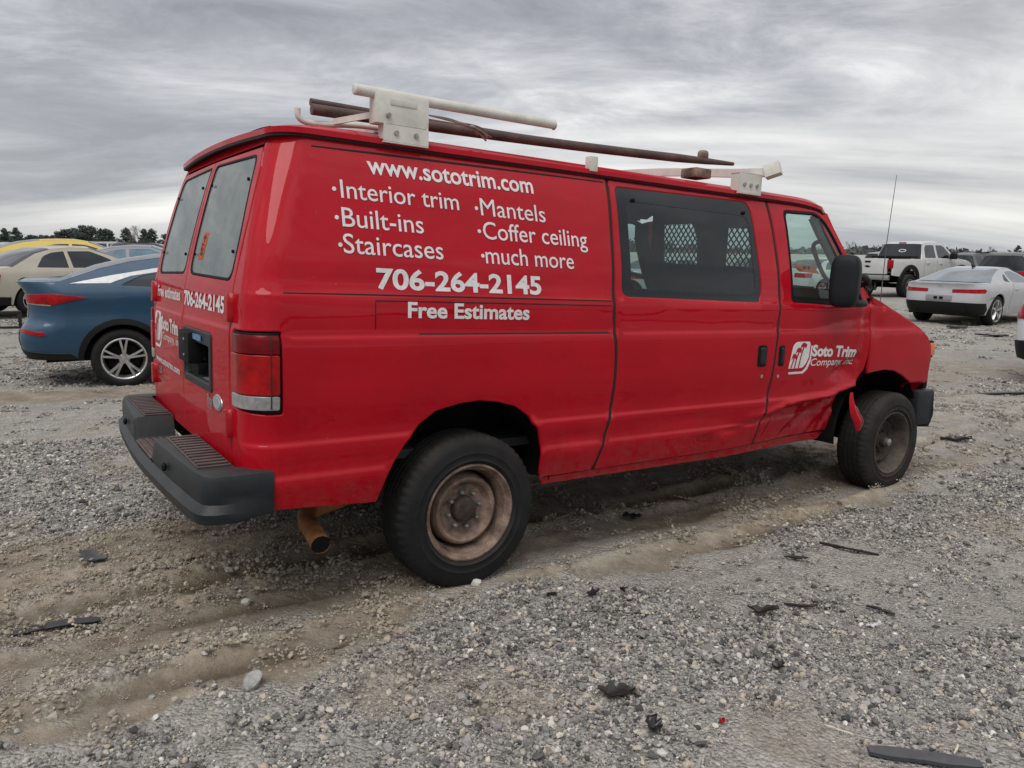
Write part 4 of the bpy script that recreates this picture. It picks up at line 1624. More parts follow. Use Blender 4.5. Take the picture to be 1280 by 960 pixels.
# ---- wheels
def wheel(x, y, z, side, tyre_r=.36, old=False, front=False):
    w = empty('wheel')
    w.parent = van
    w.location = (x, y, z)
    if side > 0:
        w.rotation_euler = (0, 0, math.pi)
    # outward is -y here
    tr = tyre_r
    prof = [(.205, .095), (.222, .100), (.235, .108), (.285, .116), (.325, .112), (.346, .100), (tr - .002, .084), (tr, .070)]
    for c in (.044, .010, -.024, -.058):
        prof += [(tr, c + .0105), (tr - .008, c + .008), (tr - .008, c + .001), (tr, c - .0015)]
    prof += [(tr, -.070), (tr - .002, -.084), (.346, -.100), (.325, -.112), (.318, -.1135), (.312, -.1155), (.285, -.116), (.278, -.118), (.272, -.116), (.250, -.1145), (.244, -.117), (.238, -.111), (.225, -.103), (.214, -.098)]
    prof = np.array(prof)

    def mod(rr, yy, i):
        sh = (np.abs(yy) > .062) & (np.abs(yy) < .102) & (rr > .34)
        rr = rr - sh * (.0045 * ((i % 3) == 0))[:, None]
        mid = (np.abs(yy) <= .062) & (rr > tr - .003)
        rr = rr - mid * (.0035 * ((i % 4) == 0))[:, None]
        return rr, yy
    MB().add(*lathe_data(prof, 168, mod=mod)).build('tyre', TYREOLD if front else TYRE, w, sharp=28)
    # the rim: rolled lip, barrel, drop and dished disc
    if not front:
        rp = [(.228, -.101), (.226, -.109), (.218, -.111), (.212, -.104), (.207, -.092), (.199, -.084), (.195, -.060), (.186, -.046), (.184, -.010), (.182, .04)]
        dp_ = [(.172, .03), (.170, -.012), (.164, -.050), (.155, -.066), (.145, -.070), (.134, -.064), (.124, -.040), (.114, -.031), (.060, -.029), (.056, -.045), (.050, -.058), (.030, -.062), (.0005, -.062)]
    else:
        rp = [(.226, -.101), (.224, -.108), (.217, -.109), (.212, -.103), (.206, -.088), (.199, -.070), (.192, -.030), (.180, .00), (.172, .022), (.168, .03)]
        dp_ = [(.168, .04), (.158, -.008), (.150, -.026), (.140, -.030), (.128, -.022), (.112, -.004), (.064, -.002), (.056, -.012), (.050, -.030), (.044, -.034), (.040, -.034), (.036, -.060), (.030, -.064), (.0005, -.066)]
    rim = MB().add(*lathe_data(rp, 96)).build('rim', RUST if not front else principled('brown_grey_rim', (.085, .068, .056), rough=.75, metal=.25, var=.5, vscale=16, bump=.3, bscale=90), w)
    disc = MB().add(*lathe_data(dp_, 72)).build('wheel_disc', RUST if not front else RUSTD, w)
    hub_y = -.030 if not front else .006
    MB().add(*lathe_data([(.064, hub_y - .002), (.058, hub_y - .030), (.048, hub_y - .036), (.020, hub_y - .040), (.0005, hub_y - .040)], 32)).build('hub_cap', RUSTD, disc)
    if front:
        MB().add(*lathe_data([(.028, -.060), (.026, -.088), (.018, -.094), (.0005, -.095)], 28)).build('hub_nose', STEEL, disc)
    for k in range(8):
        a = k * math.pi / 4 + .2
        c = (.083 * math.cos(a), hub_y - .004, .083 * math.sin(a))
        MB().add(*lathe_data([(.011, 0), (.011, -.018), (.007, -.023), (.0005, -.024)], 6, c=c)).build('lug_nut', RUSTD if front else STEEL, disc)
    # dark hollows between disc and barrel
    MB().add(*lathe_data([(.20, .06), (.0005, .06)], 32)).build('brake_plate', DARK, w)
    return w


WZ = .352
wheel(0, -.848, WZ, -1)
wheel(0, .848, WZ, 1)
wheel(3.50, -.868, WZ, -1, front=True)
wheel(3.50, .868, WZ, 1, front=True)
MB().add(*sweep_data([(0, -.75, WZ), (0, .75, WZ)], .05)).build('rear_axle', DARK, van)
MB().add(*sweep_data([(3.5, -.75, WZ), (3.5, .75, WZ)], .045)).build('front_axle', DARK, van)

# ---- underside and wheel housings
ub = MB()
ub.add(*box_data((.42, -.84, .45), (2.76, .84, .52)))
ub.add(*box_data((-.95, -.90, .52), (-.47, .90, .56)))
ub.add(*box_data((-.47, -.62, .50), (.42, .62, .60)))
ub.add(*box_data((2.76, -.62, .42), (3.9, .62, .80)))
ub.add(*box_data((-1.0, -.45, .40), (3.9, -.37, .50)))
ub.add(*box_data((-1.0, .37, .40), (3.9, .45, .50)))
ub.add(*box_data((.7, -.25, .30), (1.9, .25, .47)))
ub.build('underbody', DARK, van)
for s in (-1, 1):
    for (xc, zc, r, x0, x1) in ((-.02, .50, .40, -.50, .40), (3.31, .46, .45, 2.84, 3.80)):
        th = np.linspace(-.12, np.pi + .12, 26)
        a = np.stack([xc + (r + .06) * np.cos(th), np.full(26, s * .958), zc + (r - .0) * np.sin(th)], -1)
        b = a.copy()
        b[:, 1] = s * .60
        V = np.concatenate([a, b, [[xc, s * .60, zc - .1]]])
        F = [(i, i + 1, 26 + i + 1, 26 + i) for i in range(25)] + [(26 + i, 26 + i + 1, 52) for i in range(25)]
        MB().add(V, F).build('wheel_housing', principled('wheel_housing_black', (.011, .011, .0105), rough=1.0, spec=.08, var=.4, vscale=10), van)

# ---- exhaust
sweep('exhaust_pipe', curve_pts([(.9, -.55, .42), (.25, -.55, .50), (-.20, -.56, .43), (-.50, -.58, .375), (-.62, -.60, .355), (-.665, -.68, .335), (-.672, -.78, .316), (-.680, -.885, .296)], 48), .041, PIPEM, van, caps=False)
sweep('exhaust_mouth', [(-.6785, -.865, .300), (-.6799, -.8835, .2965)], .0385, BLACK, van)

# ---- cab and cargo space
ci_ = MB()
ci_.add(*box_data((-.93, -.80, .60), (2.9, .80, .64)))
ci_.build('cargo_floor', INNER, van)
hl = cross_loft('headliner', [(x, .775, 1.915, .09, 0) for x in (-.78, 0, 1, 2, 2.66)], INNER, van, n=15)
# inner skins so that paint is not seen from inside
for sf in (VR, VL):
    io = np.array([(-.80, .93), (.74, .93), (.76, 1.3), (.80, 1.90), (-.70, 1.90), (-.80, 1.5)])
    panel('inner_lining', sf, io, INNER, van, conv=cs, sp=.2, off=-.05, depth=.01)
panel('inner_lining', VL, np.array([(.78, .62), (2.02, .62), (2.06, 1.3), (2.07, 1.90), (.81, 1.90)]), INNER, van, conv=cs, sp=.2, off=-.05, depth=.01)
panel('door_lining', VR, np.array([(.76, .60), (1.98, .60), (2.03, 1.32), (.80, 1.32)]), INNER, van, conv=cs, sp=.2, off=-.06, depth=.01)
for sf in (VR, VL):
    panel('door_lining', sf, np.array([(2.10, .60), (2.76, .60), (2.98, 1.0), (3.00, 1.31), (2.12, 1.33)]), INNER, van, conv=cs, sp=.2, off=-.09, depth=.01)
for sf in (VR, VL):
    panel('door_frame_lining', sf, np.array([(2.14, 1.25), (3.02, 1.25), (2.985, 1.40), (2.90, 1.51), (2.79, 1.67), (2.70, 1.80), (2.63, 1.87), (2.52, 1.905), (2.14, 1.91)]), INNER, van, holes=[FW], conv=cs, sp=.1, off=-.022, depth=.006, rnd=.001)
    sg = -1 if sf is VR else 1
    pth = [(x - .085, sg * (float(_hw(z)) - .045), z - .025) for x, z in AP]
    sweep('pillar_trim', pth, [(-.055, -.02), (.055, -.02), (.055, .02), (-.055, .02)], INNER, van)
# bulkhead with two mesh windows
W_ = lambda y0, y1, z0, z1: np.array([(y0, z0), (y1, z0), (y1, z1), (y0, z1)])
flatS = Surf(lambda a, b: np.stack([2.0 + 0 * a, -a, b], -1), -1)
bo = np.array([(-.02, .64), (.88, .64), (.92, 1.3), (.865, 1.62), (.77, 1.93), (-.02, 1.98)])
BH = [np.array([(.10, 1.55), (.40, 1.54), (.385, 1.70), (.34, 1.80), (.085, 1.80)]), np.array([(.625, 1.54), (.80, 1.53), (.84, 1.66), (.82, 1.755), (.625, 1.765)])]
bulk = panel('bulkhead', flatS, bo, INNER, van, holes=BH, sp=.15, depth=.015)
bo2 = np.array([(-.30, .64), (-.88, .64), (-.92, 1.3), (-.865, 1.62), (-.77, 1.93), (-.30, 1.98)])
panel('bulkhead', flatS, bo2, INNER, van, sp=.15, depth=.015)
wm = MB()
for h in BH:
    y0, y1, z0, z1 = h[:, 0].min() - .005, h[:, 0].max() + .005, h[:, 1].min() - .005, h[:, 1].max() + .005
    st = .052
    for sgn in (1, -1):
        for c in np.arange(-1.2, 1.2, st):
            # line  z - z0 = sgn*1.25*(y - y0) + c
            seg = []
            for yv_ in np.linspace(y0, y1, 60):
                zv_ = z0 + sgn * 1.25 * (yv_ - (y0 if sgn > 0 else y0)) + c
                if z0 <= zv_ <= z1:
                    seg.append((yv_, zv_))
            if len(seg) > 1:
                a, b = seg[0], seg[-1]
                A, B = np.array([2.006 + .004 * sgn, -a[0], a[1]]), np.array([2.006 + .004 * sgn, -b[0], b[1]])
                V, F = sweep_data([A, B], [(-.0032, -.0032), (.0032, -.0032), (.0032, .0032), (-.0032, .0032)], caps=False)
                wm.add(V, F)
wmo = wm.build('wire_mesh', BLACK, bulk)
wmo['kind'] = 'stuff'


def seat(y, tall=True):
    s = empty('seat')
    s.parent = van
    s.location = (2.45, y, .64)
    MB().add(*superell((.06, 0, .30), (.26, .25, .09), .45)).build('seat_cushion', SEATM, s)
    MB().add(*superell((-.20, 0, .62 if tall else .50), (.07, .24, .33 if tall else .30), .45, mtx=Matrix.Rotation(R(-12), 4, 'Y'))).build('seat_backrest', SEATM, s)
    if tall:
        MB().add(*superell((-.27, 0, 1.03), (.05, .13, .11), .5, mtx=Matrix.Rotation(R(-12), 4, 'Y'))).build('headrest', SEATM, s)
    MB().add(*box_data((-.15, -.2, 0), (.25, .2, .24), .02)).build('seat_base', DARK, s)


seat(-.50, False)
seat(.56, False)
dash = MB().add(*sweep_data([(3.0, -.86, 1.22), (3.0, 0, 1.24), (3.0, .86, 1.22)], [(-.05, -.35), (.20, -.30), (.22, .05), (.14, .10), (-.06, .13), (-.16, .10), (-.10, -.35)]))
dash.build('dashboard', principled('dashboard_grey', (.06, .065, .07), rough=.7, var=.2), van)
th = np.linspace(0, 2 * np.pi, 33)
tilt = np.array(Matrix.Rotation(R(-62), 3, 'Y'))
ring = np.stack([.19 * np.cos(th), .19 * np.sin(th), 0 * th], -1) @ tilt.T + np.array([2.76, .48, 1.30])
sw = sweep('steering_wheel', ring, .016, INNER, van, caps=False)
sweep('steering_column', [(3.0, .48, 1.16), (2.765, .48, 1.295)], .03, INNER, van)
for a in (0, 2.2, 4.1):
    e_ = np.array([.18 * math.cos(a), .18 * math.sin(a), 0]) @ tilt.T + np.array([2.76, .48, 1.30])
    sweep('wheel_spoke', [(2.765, .48, 1.295), e_], .012, INNER, sw)
sweep('grab_handle', curve_pts([(2.80, -.77, 1.74), (2.74, -.715, 1.705), (2.80, -.715, 1.60), (2.88, -.735, 1.49), (2.93, -.80, 1.44)], 20), .014, INNER, van)
sgn_ = Surf(lambda a, b: np.stack([3.03 - (b - 1.45) * .62 + .02, a, b], -1), -1)
stk = panel('orange_sticker', sgn_, np.array([(-.60, 1.52), (-.44, 1.535), (-.40, 1.585), (-.57, 1.575)]), ORANGE, van, sp=.1, depth=.001, rnd=.0002)
MB().add(*box_data((2.965, -.545, 1.548), (2.972, -.530, 1.570))).add(*box_data((2.965, -.515, 1.550), (2.972, -.490, 1.570))).build('sticker_mark', INK, stk)

# ---- door mirror (both sides; the near one is folded)
for s in (-1, 1):
    mir = empty('door_mirror')
    mir.parent = van
    Mz = Matrix.Rotation(R(-20 * s), 4, 'Z')
    c = (2.50, s * 1.115, 1.470)
    MB().add(*superell(c, (.064, .085, .158), .52, 32, 18, Mz)).build('mirror_housing', MIRM, mir)
    MB().add(*superell((2.610, s * 1.085, 1.425), (.030, .055, .112), .5, 24, 14)).build('mirror_bracket', MIRM, mir)
    sweep('mirror_arm', curve_pts([(2.60, s * 1.09, 1.500), (2.72, s * 1.09, 1.505), (2.84, s * 1.06, 1.475), (2.93, s * .955, 1.455)], 14), .020, MIRM, mir)
    sweep('mirror_arm', curve_pts([(2.60, s * 1.09, 1.345), (2.72, s * 1.09, 1.338), (2.84, s * 1.05, 1.340), (2.95, s * .965, 1.335)], 14), .022, MIRM, mir)
    if s > 0:
        panel('mirror_glass', Surf(lambda a, b, s=s: np.stack([2.432 + 0 * a + .0, s * (1.115 + a), 1.468 + b], -1), s), rounded([(-.05, -.12), (.05, -.12), (.05, .12), (-.05, .12)], .03), GREYP, mir, sp=.1, depth=.02)

# ---- antenna
an = sweep('antenna', [(3.31, -.885, 1.335), (3.312, -.885, 1.75), (3.345, -.885, 2.20)], [.0032, .0026, .0018], principled('antenna_rod', (.09, .085, .08), rough=.6, var=.6, vscale=30), van)
MB().add(*lathe_data([(.022, 0), (.020, .02), (.012, .034), (.0005, .036)], 20)).build('antenna_base', BLACK, an).matrix_basis = Matrix.Translation((3.31, -.885, 1.308)) @ Matrix.Rotation(R(90), 4, 'X')

# ---- ladder rack on the roof
rack = empty('roof_rack')
rack.parent = van
rk = WHITEP
MB().add(*box_data((-.437, -.835, 2.018), (-.197, -.765, 2.136), .004)).build('rack_bracket', rk, rack)
b2 = MB().add(*box_data((-.405, -.842, 1.948), (-.20, -.836, 2.016))).add(*box_data((-.405, -.842, 1.944), (-.20, -.80, 1.950)))
b2.add(*box_data((-.400, -.836, 1.950), (-.394, -.775, 2.02))).add(*box_data((-.209, -.836, 1.950), (-.203, -.775, 2.02)))
b2.build('gutter_clamp', rk, rack)
for x, z in ((-.385, 2.05), (-.35, 1.985), (-.26, 1.985)):
    sweep('bolt', [(x, -.834, z), (x, -.850, z)], .010, STEEL, rack)
MB().add(*box_data((-.375, -.838, 2.095), (-.255, -.8355, 2.118), .001)).build('rack_label', principled('worn_label', (.55, .53, .48), rough=.6, var=.2), rack)
sweep('side_tube', [(-.515, -.80, 2.138), (.49, -.80, 2.142)], .0225, rk, rack)
for xe in (-.515, .49):
    MB().add(*lathe_data([(.0225, 0), (.016, .006), (.0005, .008)], 16)).build('tube_end', rk, rack).matrix_basis = Matrix.Translation((xe, -.80, 2.138)) @ Matrix.Rotation(R(90 if xe < 0 else -90), 4, 'Z')
sweep('crossbar', [(-.31, -.80, 2.03), (-.30, 0, 2.075), (-.30, .80, 2.05)], [(-.022, -.02), (.022, -.02), (.022, .02), (-.022, .02)], rk, rack)
sweep('hook_bar', curve_pts([(-.30, -.69, 2.025), (-.44, -.64, 2.030), (-.56, -.60, 2.022), (-.640, -.59, 2.022), (-.672, -.59, 2.040), (-.676, -.59, 2.072)], 26), .0125, rk, rack)
sweep('rack_strut', [(-.43, -.76, 2.055), (-.53, -.62, 2.035)], [(-.005, -.012), (.005, -.012), (.005, .012), (-.005, .012)], rk, rack)
fbp = [(2.02, -.865, 2.078), (2.01, -.6, 2.095), (2.0, 0, 2.15), (1.98, .80, 2.19)]
sweep('crossbar', curve_pts(fbp, 12), [(-.022, -.024), (.022, -.024), (.022, .024), (-.022, .024)], rk, rack)
MB().add(*box_data((-.03, -.045, -.035), (.03, .045, .04), .003, Matrix.Translation((2.03, -.885, 2.088)) @ Matrix.Rotation(R(-20), 4, 'X') @ Matrix.Rotation(R(25), 4, 'Z'))).build('bar_stop', rk, rack)
f2 = MB().add(*box_data((1.80, -.842, 1.948), (1.995, -.836, 2.06))).add(*box_data((1.80, -.842, 1.944), (1.995, -.80, 1.950)))
f2.add(*box_data((1.803, -.836, 1.95), (1.809, -.775, 2.06))).add(*box_data((1.986, -.836, 1.95), (1.992, -.775, 2.06))).add(*box_data((1.80, -.842, 2.058), (1.995, -.77, 2.064)))
f2.build('gutter_clamp', rk, rack)
for x in (1.842, 1.897, 1.952):
    sweep('bolt', [(x, -.834, 1.995), (x, -.850, 1.995)], .011, STEEL, rack)
MB().add(*box_data((.70, -.835, 1.948), (.745, -.79, 2.02), .003)).build('gutter_clamp', rk, rack)
MB().add(*box_data((-.405, .80, 1.948), (-.20, .842, 2.03), .003)).add(*box_data((1.845, .80, 1.948), (2.045, .842, 2.17), .003)).build('gutter_clamp', rk, rack)
# ratchet strap buckle at the front
MB().add(*box_data((1.57, -.72, 2.02), (1.70, -.60, 2.075), .01)).add(*superell((1.66, -.68, 2.15), (.03, .025, .03), .6)).build('pole_clamp', RUST, rack)

# poles tied on the rack
for (a, b, r, lab, nm) in (((-.62, -.60, 2.075), (1.90, -.70, 2.128), .0235, 'long rust brown pole lying nearest the edge on the van roof rack', 'pole'),
                           ((-.60, -.53, 2.118), (1.75, -.56, 2.135), .016, 'thinner dark brown pole behind the long one on the roof rack', 'pole')):
    A, B = np.array(a), np.array(b)
    pp = [A + (B - A) * t + np.array([0, 0, -.012 * math.sin(t * math.pi)]) for t in np.linspace(0, 1, 12)]
    rr = [r] * 10 + [r * .8, r * .45]
    o = sweep(nm, pp, rr, BROWNP)
    o.matrix_world = VANW
    tag(o, lab, 'pole', 'poles on the roof rack')
rg = MB()
r_ = np.random.default_rng(3)
for k in range(9):
    p0 = np.array([.02, -.74, 2.10])
    d = np.array([.10 + .05 * r_.random(), .06 * (r_.random() - .5), -.01 - .06 * r_.random()])
    rg.add(*sweep_data(curve_pts([p0 - np.array([.18, 0, -.0]), p0 - np.array([.06, 0, .01 * r_.random()]), p0 + d * .5, p0 + d + np.array([0, 0, -.02 * r_.random()])], 9), [(-.006, -.0012), (.006, -.0012), (.006, .0012), (-.006, .0012)]))
ro = rg.build('frayed_rag', principled('rag_cloth', (.34, .29, .25), rough=.95, var=.3, vscale=40))
ro.matrix_world = VANW
tag(ro, 'frayed pale cloth strip tied under the white tube on the roof rack', 'rag')
# ------------------------------------------------------------------ other vehicles in the lot
def paint(name, col, dust=.35, coat=.9, metal=.0, dustcol=(.36, .34, .31)):
    return principled(name, col, rough=.34, coat=coat * .6, spec=.2, metal=metal, var=.06, vscale=3, dust=dust, dustcol=dustcol)


_wheel_cache = {}


def car_wheel(parent, x, y, r, rim_r, rim_mat, spokes, width=.22, style='double'):
    """Alloy wheel; outward is -y for the right side."""
    w = empty('wheel')
    w.parent = parent
    w.location = (x, y, r - .012)
    if y > 0:
        w.rotation_euler = (0, 0, math.pi)
    key = (r, rim_r, rim_mat.name, spokes, width, style)
    if key not in _wheel_cache:
        h = width / 2
        tp = [(rim_r - .01, h * .8), (rim_r + .012, h * .98), ((r + rim_r) / 2, h * 1.03), (r - .02, h * .92), (r, h * .70), (r, .03), (r - .006, .025), (r - .006, -.005), (r, -.01),
              (r, -h * .70), (r - .02, -h * .92), ((r + rim_r) / 2, -h * 1.03), (rim_r + .012, -h * .98), (rim_r - .01, -h * .8)]
        ty = MB().add(*lathe_data(tp, 64)).build('tyre', TYRE, w, sharp=40)
        rp = [(rim_r + .006, -h * .96), (rim_r - .004, -h * 1.0), (rim_r - .014, -h * .93), (rim_r - .03, -h * .3), (rim_r - .04, h * .5)]
        rm = MB().add(*lathe_data(rp, 56)).build('rim', rim_mat, w)
        bk = MB().add(*lathe_data([(rim_r - .02, .0), (.0005, .0)], 32)).add(*lathe_data([(rim_r * .72, -.02), (rim_r * .70, -.035), (.0005, -.035)], 32)).build('brake_disc', DARK, w)
        sp = []
        for k in range(spokes):
            a0 = 2 * math.pi * k / spokes + .3
            for off in ((-.13, .13) if style == 'double' else (0,)):
                a1 = a0 + off * 1.25
                a_in = a0 + off * .7
                wd = .017 if style == 'double' else .030
                A = np.array([.04 * math.cos(a_in), -h * .66, .04 * math.sin(a_in)])
                Bm = np.array([rim_r * .55 * math.cos((a_in + a1) / 2), -h * .86, rim_r * .55 * math.sin((a_in + a1) / 2)])
                B = np.array([(rim_r - .012) * math.cos(a1), -h * .84, (rim_r - .012) * math.sin(a1)])
                V, F = sweep_data([A, Bm, B], [(-wd, -wd * .7), (wd, -wd * .7), (wd, wd * .7), (-wd, wd * .7)])
                sp.append(MB().add(V, F).build('spoke', rim_mat, w, smooth=False))
        hb = MB().add(*lathe_data([(.062, -h * .5), (.058, -h * .74), (.03, -h * .80), (.0005, -h * .80)], 24)).build('hub_cap', rim_mat, w)
        _wheel_cache[key] = [ty, rm, bk, hb] + sp
    else:
        for o in _wheel_cache[key]:
            c = o.copy()
            scene.collection.objects.link(c)
            c.parent = w
    return w


def car(name, label, cat, loc, heading, sp, group=None):
    """A parked vehicle: body skin from its side outline, glazing, lamps, bumpers, wheels. Origin at the rear axle on the ground."""
    root = empty(name, loc=loc, heading=heading)
    tag(root, label, cat, group)
    W2 = sp['W'] / 2
    hw0 = pchip([p[0] for p in sp['hw']], [p[1] * W2 for p in sp['hw']])
    xr, xf = pchip(*zip(*sp['xr'])), pchip(*zip(*sp['xf']))
    rr, rf = sp.get('rr', .34), sp.get('rf', .40)
    xm = sp['WB'] / 2

    def hwf(x, z):
        arch = .012 * (np.exp(-((x) / .42)**2) + np.exp(-((x - sp['WB']) / .42)**2)) * np.exp(-((z - .55) / .3)**2)
        return hw0(z) - .012 * np.abs((x - xm) / 1.6)**2.5 + arch
    SR = Surf(ring_fn(xr, xf, hwf, rr, rf, 1), 1)
    SL = Surf(ring_fn(xr, xf, hwf, rr, rf, -1), -1)
    ccs = lambda X, z: (np.asarray(X) - xr(z), np.asarray(z))

    def ccr(yr, z):
        x0 = xr(z) + rr
        return rr * (1 - np.pi / 2) - (hwf(x0, z) - rr - np.asarray(yr)), np.asarray(z)

    def ccf(yr, z):
        x0 = xf(z) - rf
        return (xf(z) - xr(z)) - rf + rf * np.pi / 2 + (hwf(x0, z) - rf - np.asarray(yr)), np.asarray(z)
    P_s = lambda l: np.stack(ccs(np.array(l, float)[:, 0], np.array(l, float)[:, 1]), -1)
    P_r = lambda l: np.stack(ccr(np.array(l, float)[:, 0], np.array(l, float)[:, 1]), -1)
    P_f = lambda l: np.stack(ccf(np.array(l, float)[:, 0], np.array(l, float)[:, 1]), -1)
    zb = sp['zb']
    dr, df = sp['deck_r'], sp['deck_f']
    top = sp['top']                                  # (x, z) from behind to front along the upper edge of the side
    ar = sp['arch']
    WB = sp['WB']

    def arch(xc):
        th = np.linspace(np.pi - .25, .25, 15)
        return [(xc + ar * math.cos(a) * 1.02, sp['r'] + (ar) * math.sin(a) - .0) for a in th]
    o = [P_r([(0.0, q) for q in np.linspace(zb, dr, 14)])]
    u0, u1 = ccr(0., dr)[0], float(rr)
    uu = np.linspace(u0, u1, 14)[1:]
    o.append(np.stack([uu, np.full(len(uu), dr)], -1))
    o.append(P_s(top))
    uf1 = float(ccf(0., df)[0])
    uf0 = float(xf(df) - xr(df) - rf)
    uu = np.linspace(uf0, uf1, 14)
    o.append(np.stack([uu, np.full(len(uu), df)], -1))
    o.append(P_f([(0.0, q) for q in np.linspace(df, zb + .05, 14)[1:]]))
    o.append(P_f([(W2 - rf - .02, zb + .02)]))
    o.append(P_s([(WB + ar + .03, zb)] + arch(WB)[::-1] + [(WB - ar - .03, zb - .03), (ar + .03, zb - .03)] + arch(0)[::-1] + [(-ar - .03, zb)]))
    outl = np.concatenate(o)
    wins = [rounded(w['pts'], w.get('r', .04)) for w in sp['windows']]
    holes = [np.stack(ccs(w[:, 0], w[:, 1]), -1) for w in wins]
    sp_ = sp.get('sp', .12)
    body_m = sp['paint']
    mb = MB()
    mb.add(*panel_data(SR, outl, holes=holes, sp=sp_, rnd=.006, depth=.03))
    mb.add(*panel_data(SL, outl, holes=holes, sp=sp_ * 1.6, rnd=.006, depth=.03))
    mb.build('body', body_m, root)
    for i, w in enumerate(wins):
        for S in (SR, SL):
            panel('side_window', S, w, sp['windows'][i].get('mat', CARGLASS), root, conv=ccs, sp=.25, depth=.01, off=-.008, rnd=.001)
            if sp['windows'][i].get('trim'):
                pass
    # upper skins between the two sides
    t = np.linspace(-1, 1, 25)

    def row(x, z, crown, bow):
        w = float(hwf(np.array(x), np.array(z)))
        return np.stack([x + bow * (1 - t * t), -t * w, z + crown * np.clip(1 - np.abs(t)**4, 0, 1)**.5], -1)
    ur = np.linspace(ccr(0., dr)[0], rr, 13)
    c = SR.P(ur, np.full(13, dr))
    cl = c[::-1] * np.array([1, -1, 1])
    tail = np.concatenate([cl[:-1], c])              # left corner .. middle .. right corner
    uf = np.linspace(uf0, uf1, 13)
    c = SR.P(uf, np.full(13, df))
    nose_ = np.concatenate([c, c[::-1][1:] * np.array([1, -1, 1])])[::-1]
    rows = [('row', tail)]
    pr_ = {}
    for (x, z) in top:
        rows.append(('row', row(x, z, 0, 0)))
    segs = sp['segs']                                # list of (name, material, first index, last index, crown, bow)
    for nm, mt, i0, i1, c0, c1, b0, b1 in segs:
        R_ = []
        for i in range(i0, i1 + 1):
            f = (i - i0) / max(1, i1 - i0)
            if i == -1:
                R_.append(tail)
            elif i == len(top):
                R_.append(nose_)
            else:
                R_.append(row(top[i][0], top[i][1], c0 + (c1 - c0) * f, b0 + (b1 - b0) * f))
        # finer along
        Q = [R_[0]]
        for a, b in zip(R_[:-1], R_[1:]):
            for k in (1, 2, 3):
                Q.append(a + (b - a) * k / 3)
        Q = np.array(Q)
        n, m = Q.shape[:2]
        MB().add(Q.reshape(-1, 3), [(i * m + j, i * m + j + 1, (i + 1) * m + j + 1, (i + 1) * m + j) for i in range(n - 1) for j in range(m - 1)]).build(nm, mt, root, sharp=50)
    # add-on panels on the ring: lamps, bumpers, trims
    for a in sp.get('adds', []):
        mk = {'r': P_r, 's': P_s, 'f': P_f}
        pts = np.concatenate([mk[k](centre_line(l)) for k, l in a['pts']])
        if a.get('rad', .01):
            pts = rounded(pts, a.get('rad', .01), 3)
        for S in ((SR, SL) if not a.get('one') else (SR,)):
            panel(a['name'], S, pts, a['mat'], root, sp=a.get('sp', .08), depth=.02, off=a.get('off', .006), rnd=.004)
    # underside
    box('underbody', (xr(.5) + .25, -W2 + .14, zb - .03), (xf(.5) - .3, W2 - .14, sp.get('floor', .55)), DARK, root)
    for xc in (0, WB):
        for s in (-1, 1):
            th = np.linspace(0, np.pi, 14)
            a = np.stack([xc + (ar + .02) * np.cos(th), np.full(14, s * (W2 - .05)), sp['r'] + (ar + .0) * np.sin(th)], -1)
            b = a.copy()
            b[:, 1] = s * (W2 - .30)
            MB().add(np.concatenate([a, b, [[xc, s * (W2 - .30), sp['r']]]]), [(i, i + 1, 15 + i, 14 + i) for i in range(13)] + [(14 + i, 15 + i, 28) for i in range(13)]).build('wheel_housing', DARK, root)
    for xc in (0, WB):
        for s in (-1, 1):
            car_wheel(root, xc, s * (W2 - sp.get('tw', .22) / 2 - .035), sp['r'], sp['rim_r'], sp['rim_mat'], sp.get('spokes', 5), sp.get('tw', .22), sp.get('wstyle', 'single'))
    for b in sp.get('boxes', []):
        for s in ((1, -1) if b.get('both', True) else (1,)):
            lo, hi = np.array(b['lo'], float), np.array(b['hi'], float)
            if s < 0:
                lo[1], hi[1] = -b['hi'][1], -b['lo'][1]
            box(b['name'], lo, hi, b['mat'], root, b.get('bev', .01))
    return root, dict(SR=SR, SL=SL, ccs=ccs, ccr=ccr)


def centre_line(l):
    out = []
    for p, q in zip(l, l[1:] + [l[-1]]):
        out.append(p)
        if p[0] == 0 and q[0] == 0 and p is not q:
            out += [(0, p[1] + (q[1] - p[1]) * t) for t in (.2, .4, .6, .8)]
    return out


def gpos(px, D, dz=0.0):
    """Ground point at depth D metres along the view, on the line px (photo column) from the camera foot."""
    x = (px - 640) / 949.5 * D
    return (x, D, float(base_z(x, D)) + dz)


ALLOY = principled('alloy_silver', (.48, .48, .48), rough=.32, metal=.7, var=.1)
ALLOYD = principled('alloy_grey', (.22, .21, .20), rough=.4, metal=.6, var=.15)
CARBLACK = principled('car_black_trim', (.010, .011, .0125), rough=.55, spec=.15, var=.2, dust=.15)
PLATEM = principled('blank_plate', (.55, .55, .54), rough=.6)

HW_SEDAN = [(.15, .90), (.35, .955), (.55, .99), (.75, 1.0), (.90, .985), (.97, .955), (1.10, .88), (1.30, .76), (1.45, .66), (1.7, .58)]
HW_SUV = [(.15, .92), (.35, .965), (.60, 1.0), (.85, 1.0), (1.02, .975), (1.10, .94), (1.30, .84), (1.50, .73), (1.65, .66), (1.9, .60)]


def lamps_and_bumper(W2, zt0, zt1, yin, xs, zb, zbump, xe=-.45, lamp=None):
    lamp = lamp or RLENS
    return [dict(name='tail_light', mat=lamp, pts=[('r', [(yin, zt0 + .02), (yin, zt1)]), ('s', [(xs, zt1 - .01), (xs - .05, zt0)])], rad=.02),
            dict(name='rear_bumper_trim', mat=CARBLACK, pts=[('r', [(0, zb), (0, zbump), (W2 * .6, zbump)]), ('s', [(xe, zbump - .05), (xe, zb)])], rad=0)]


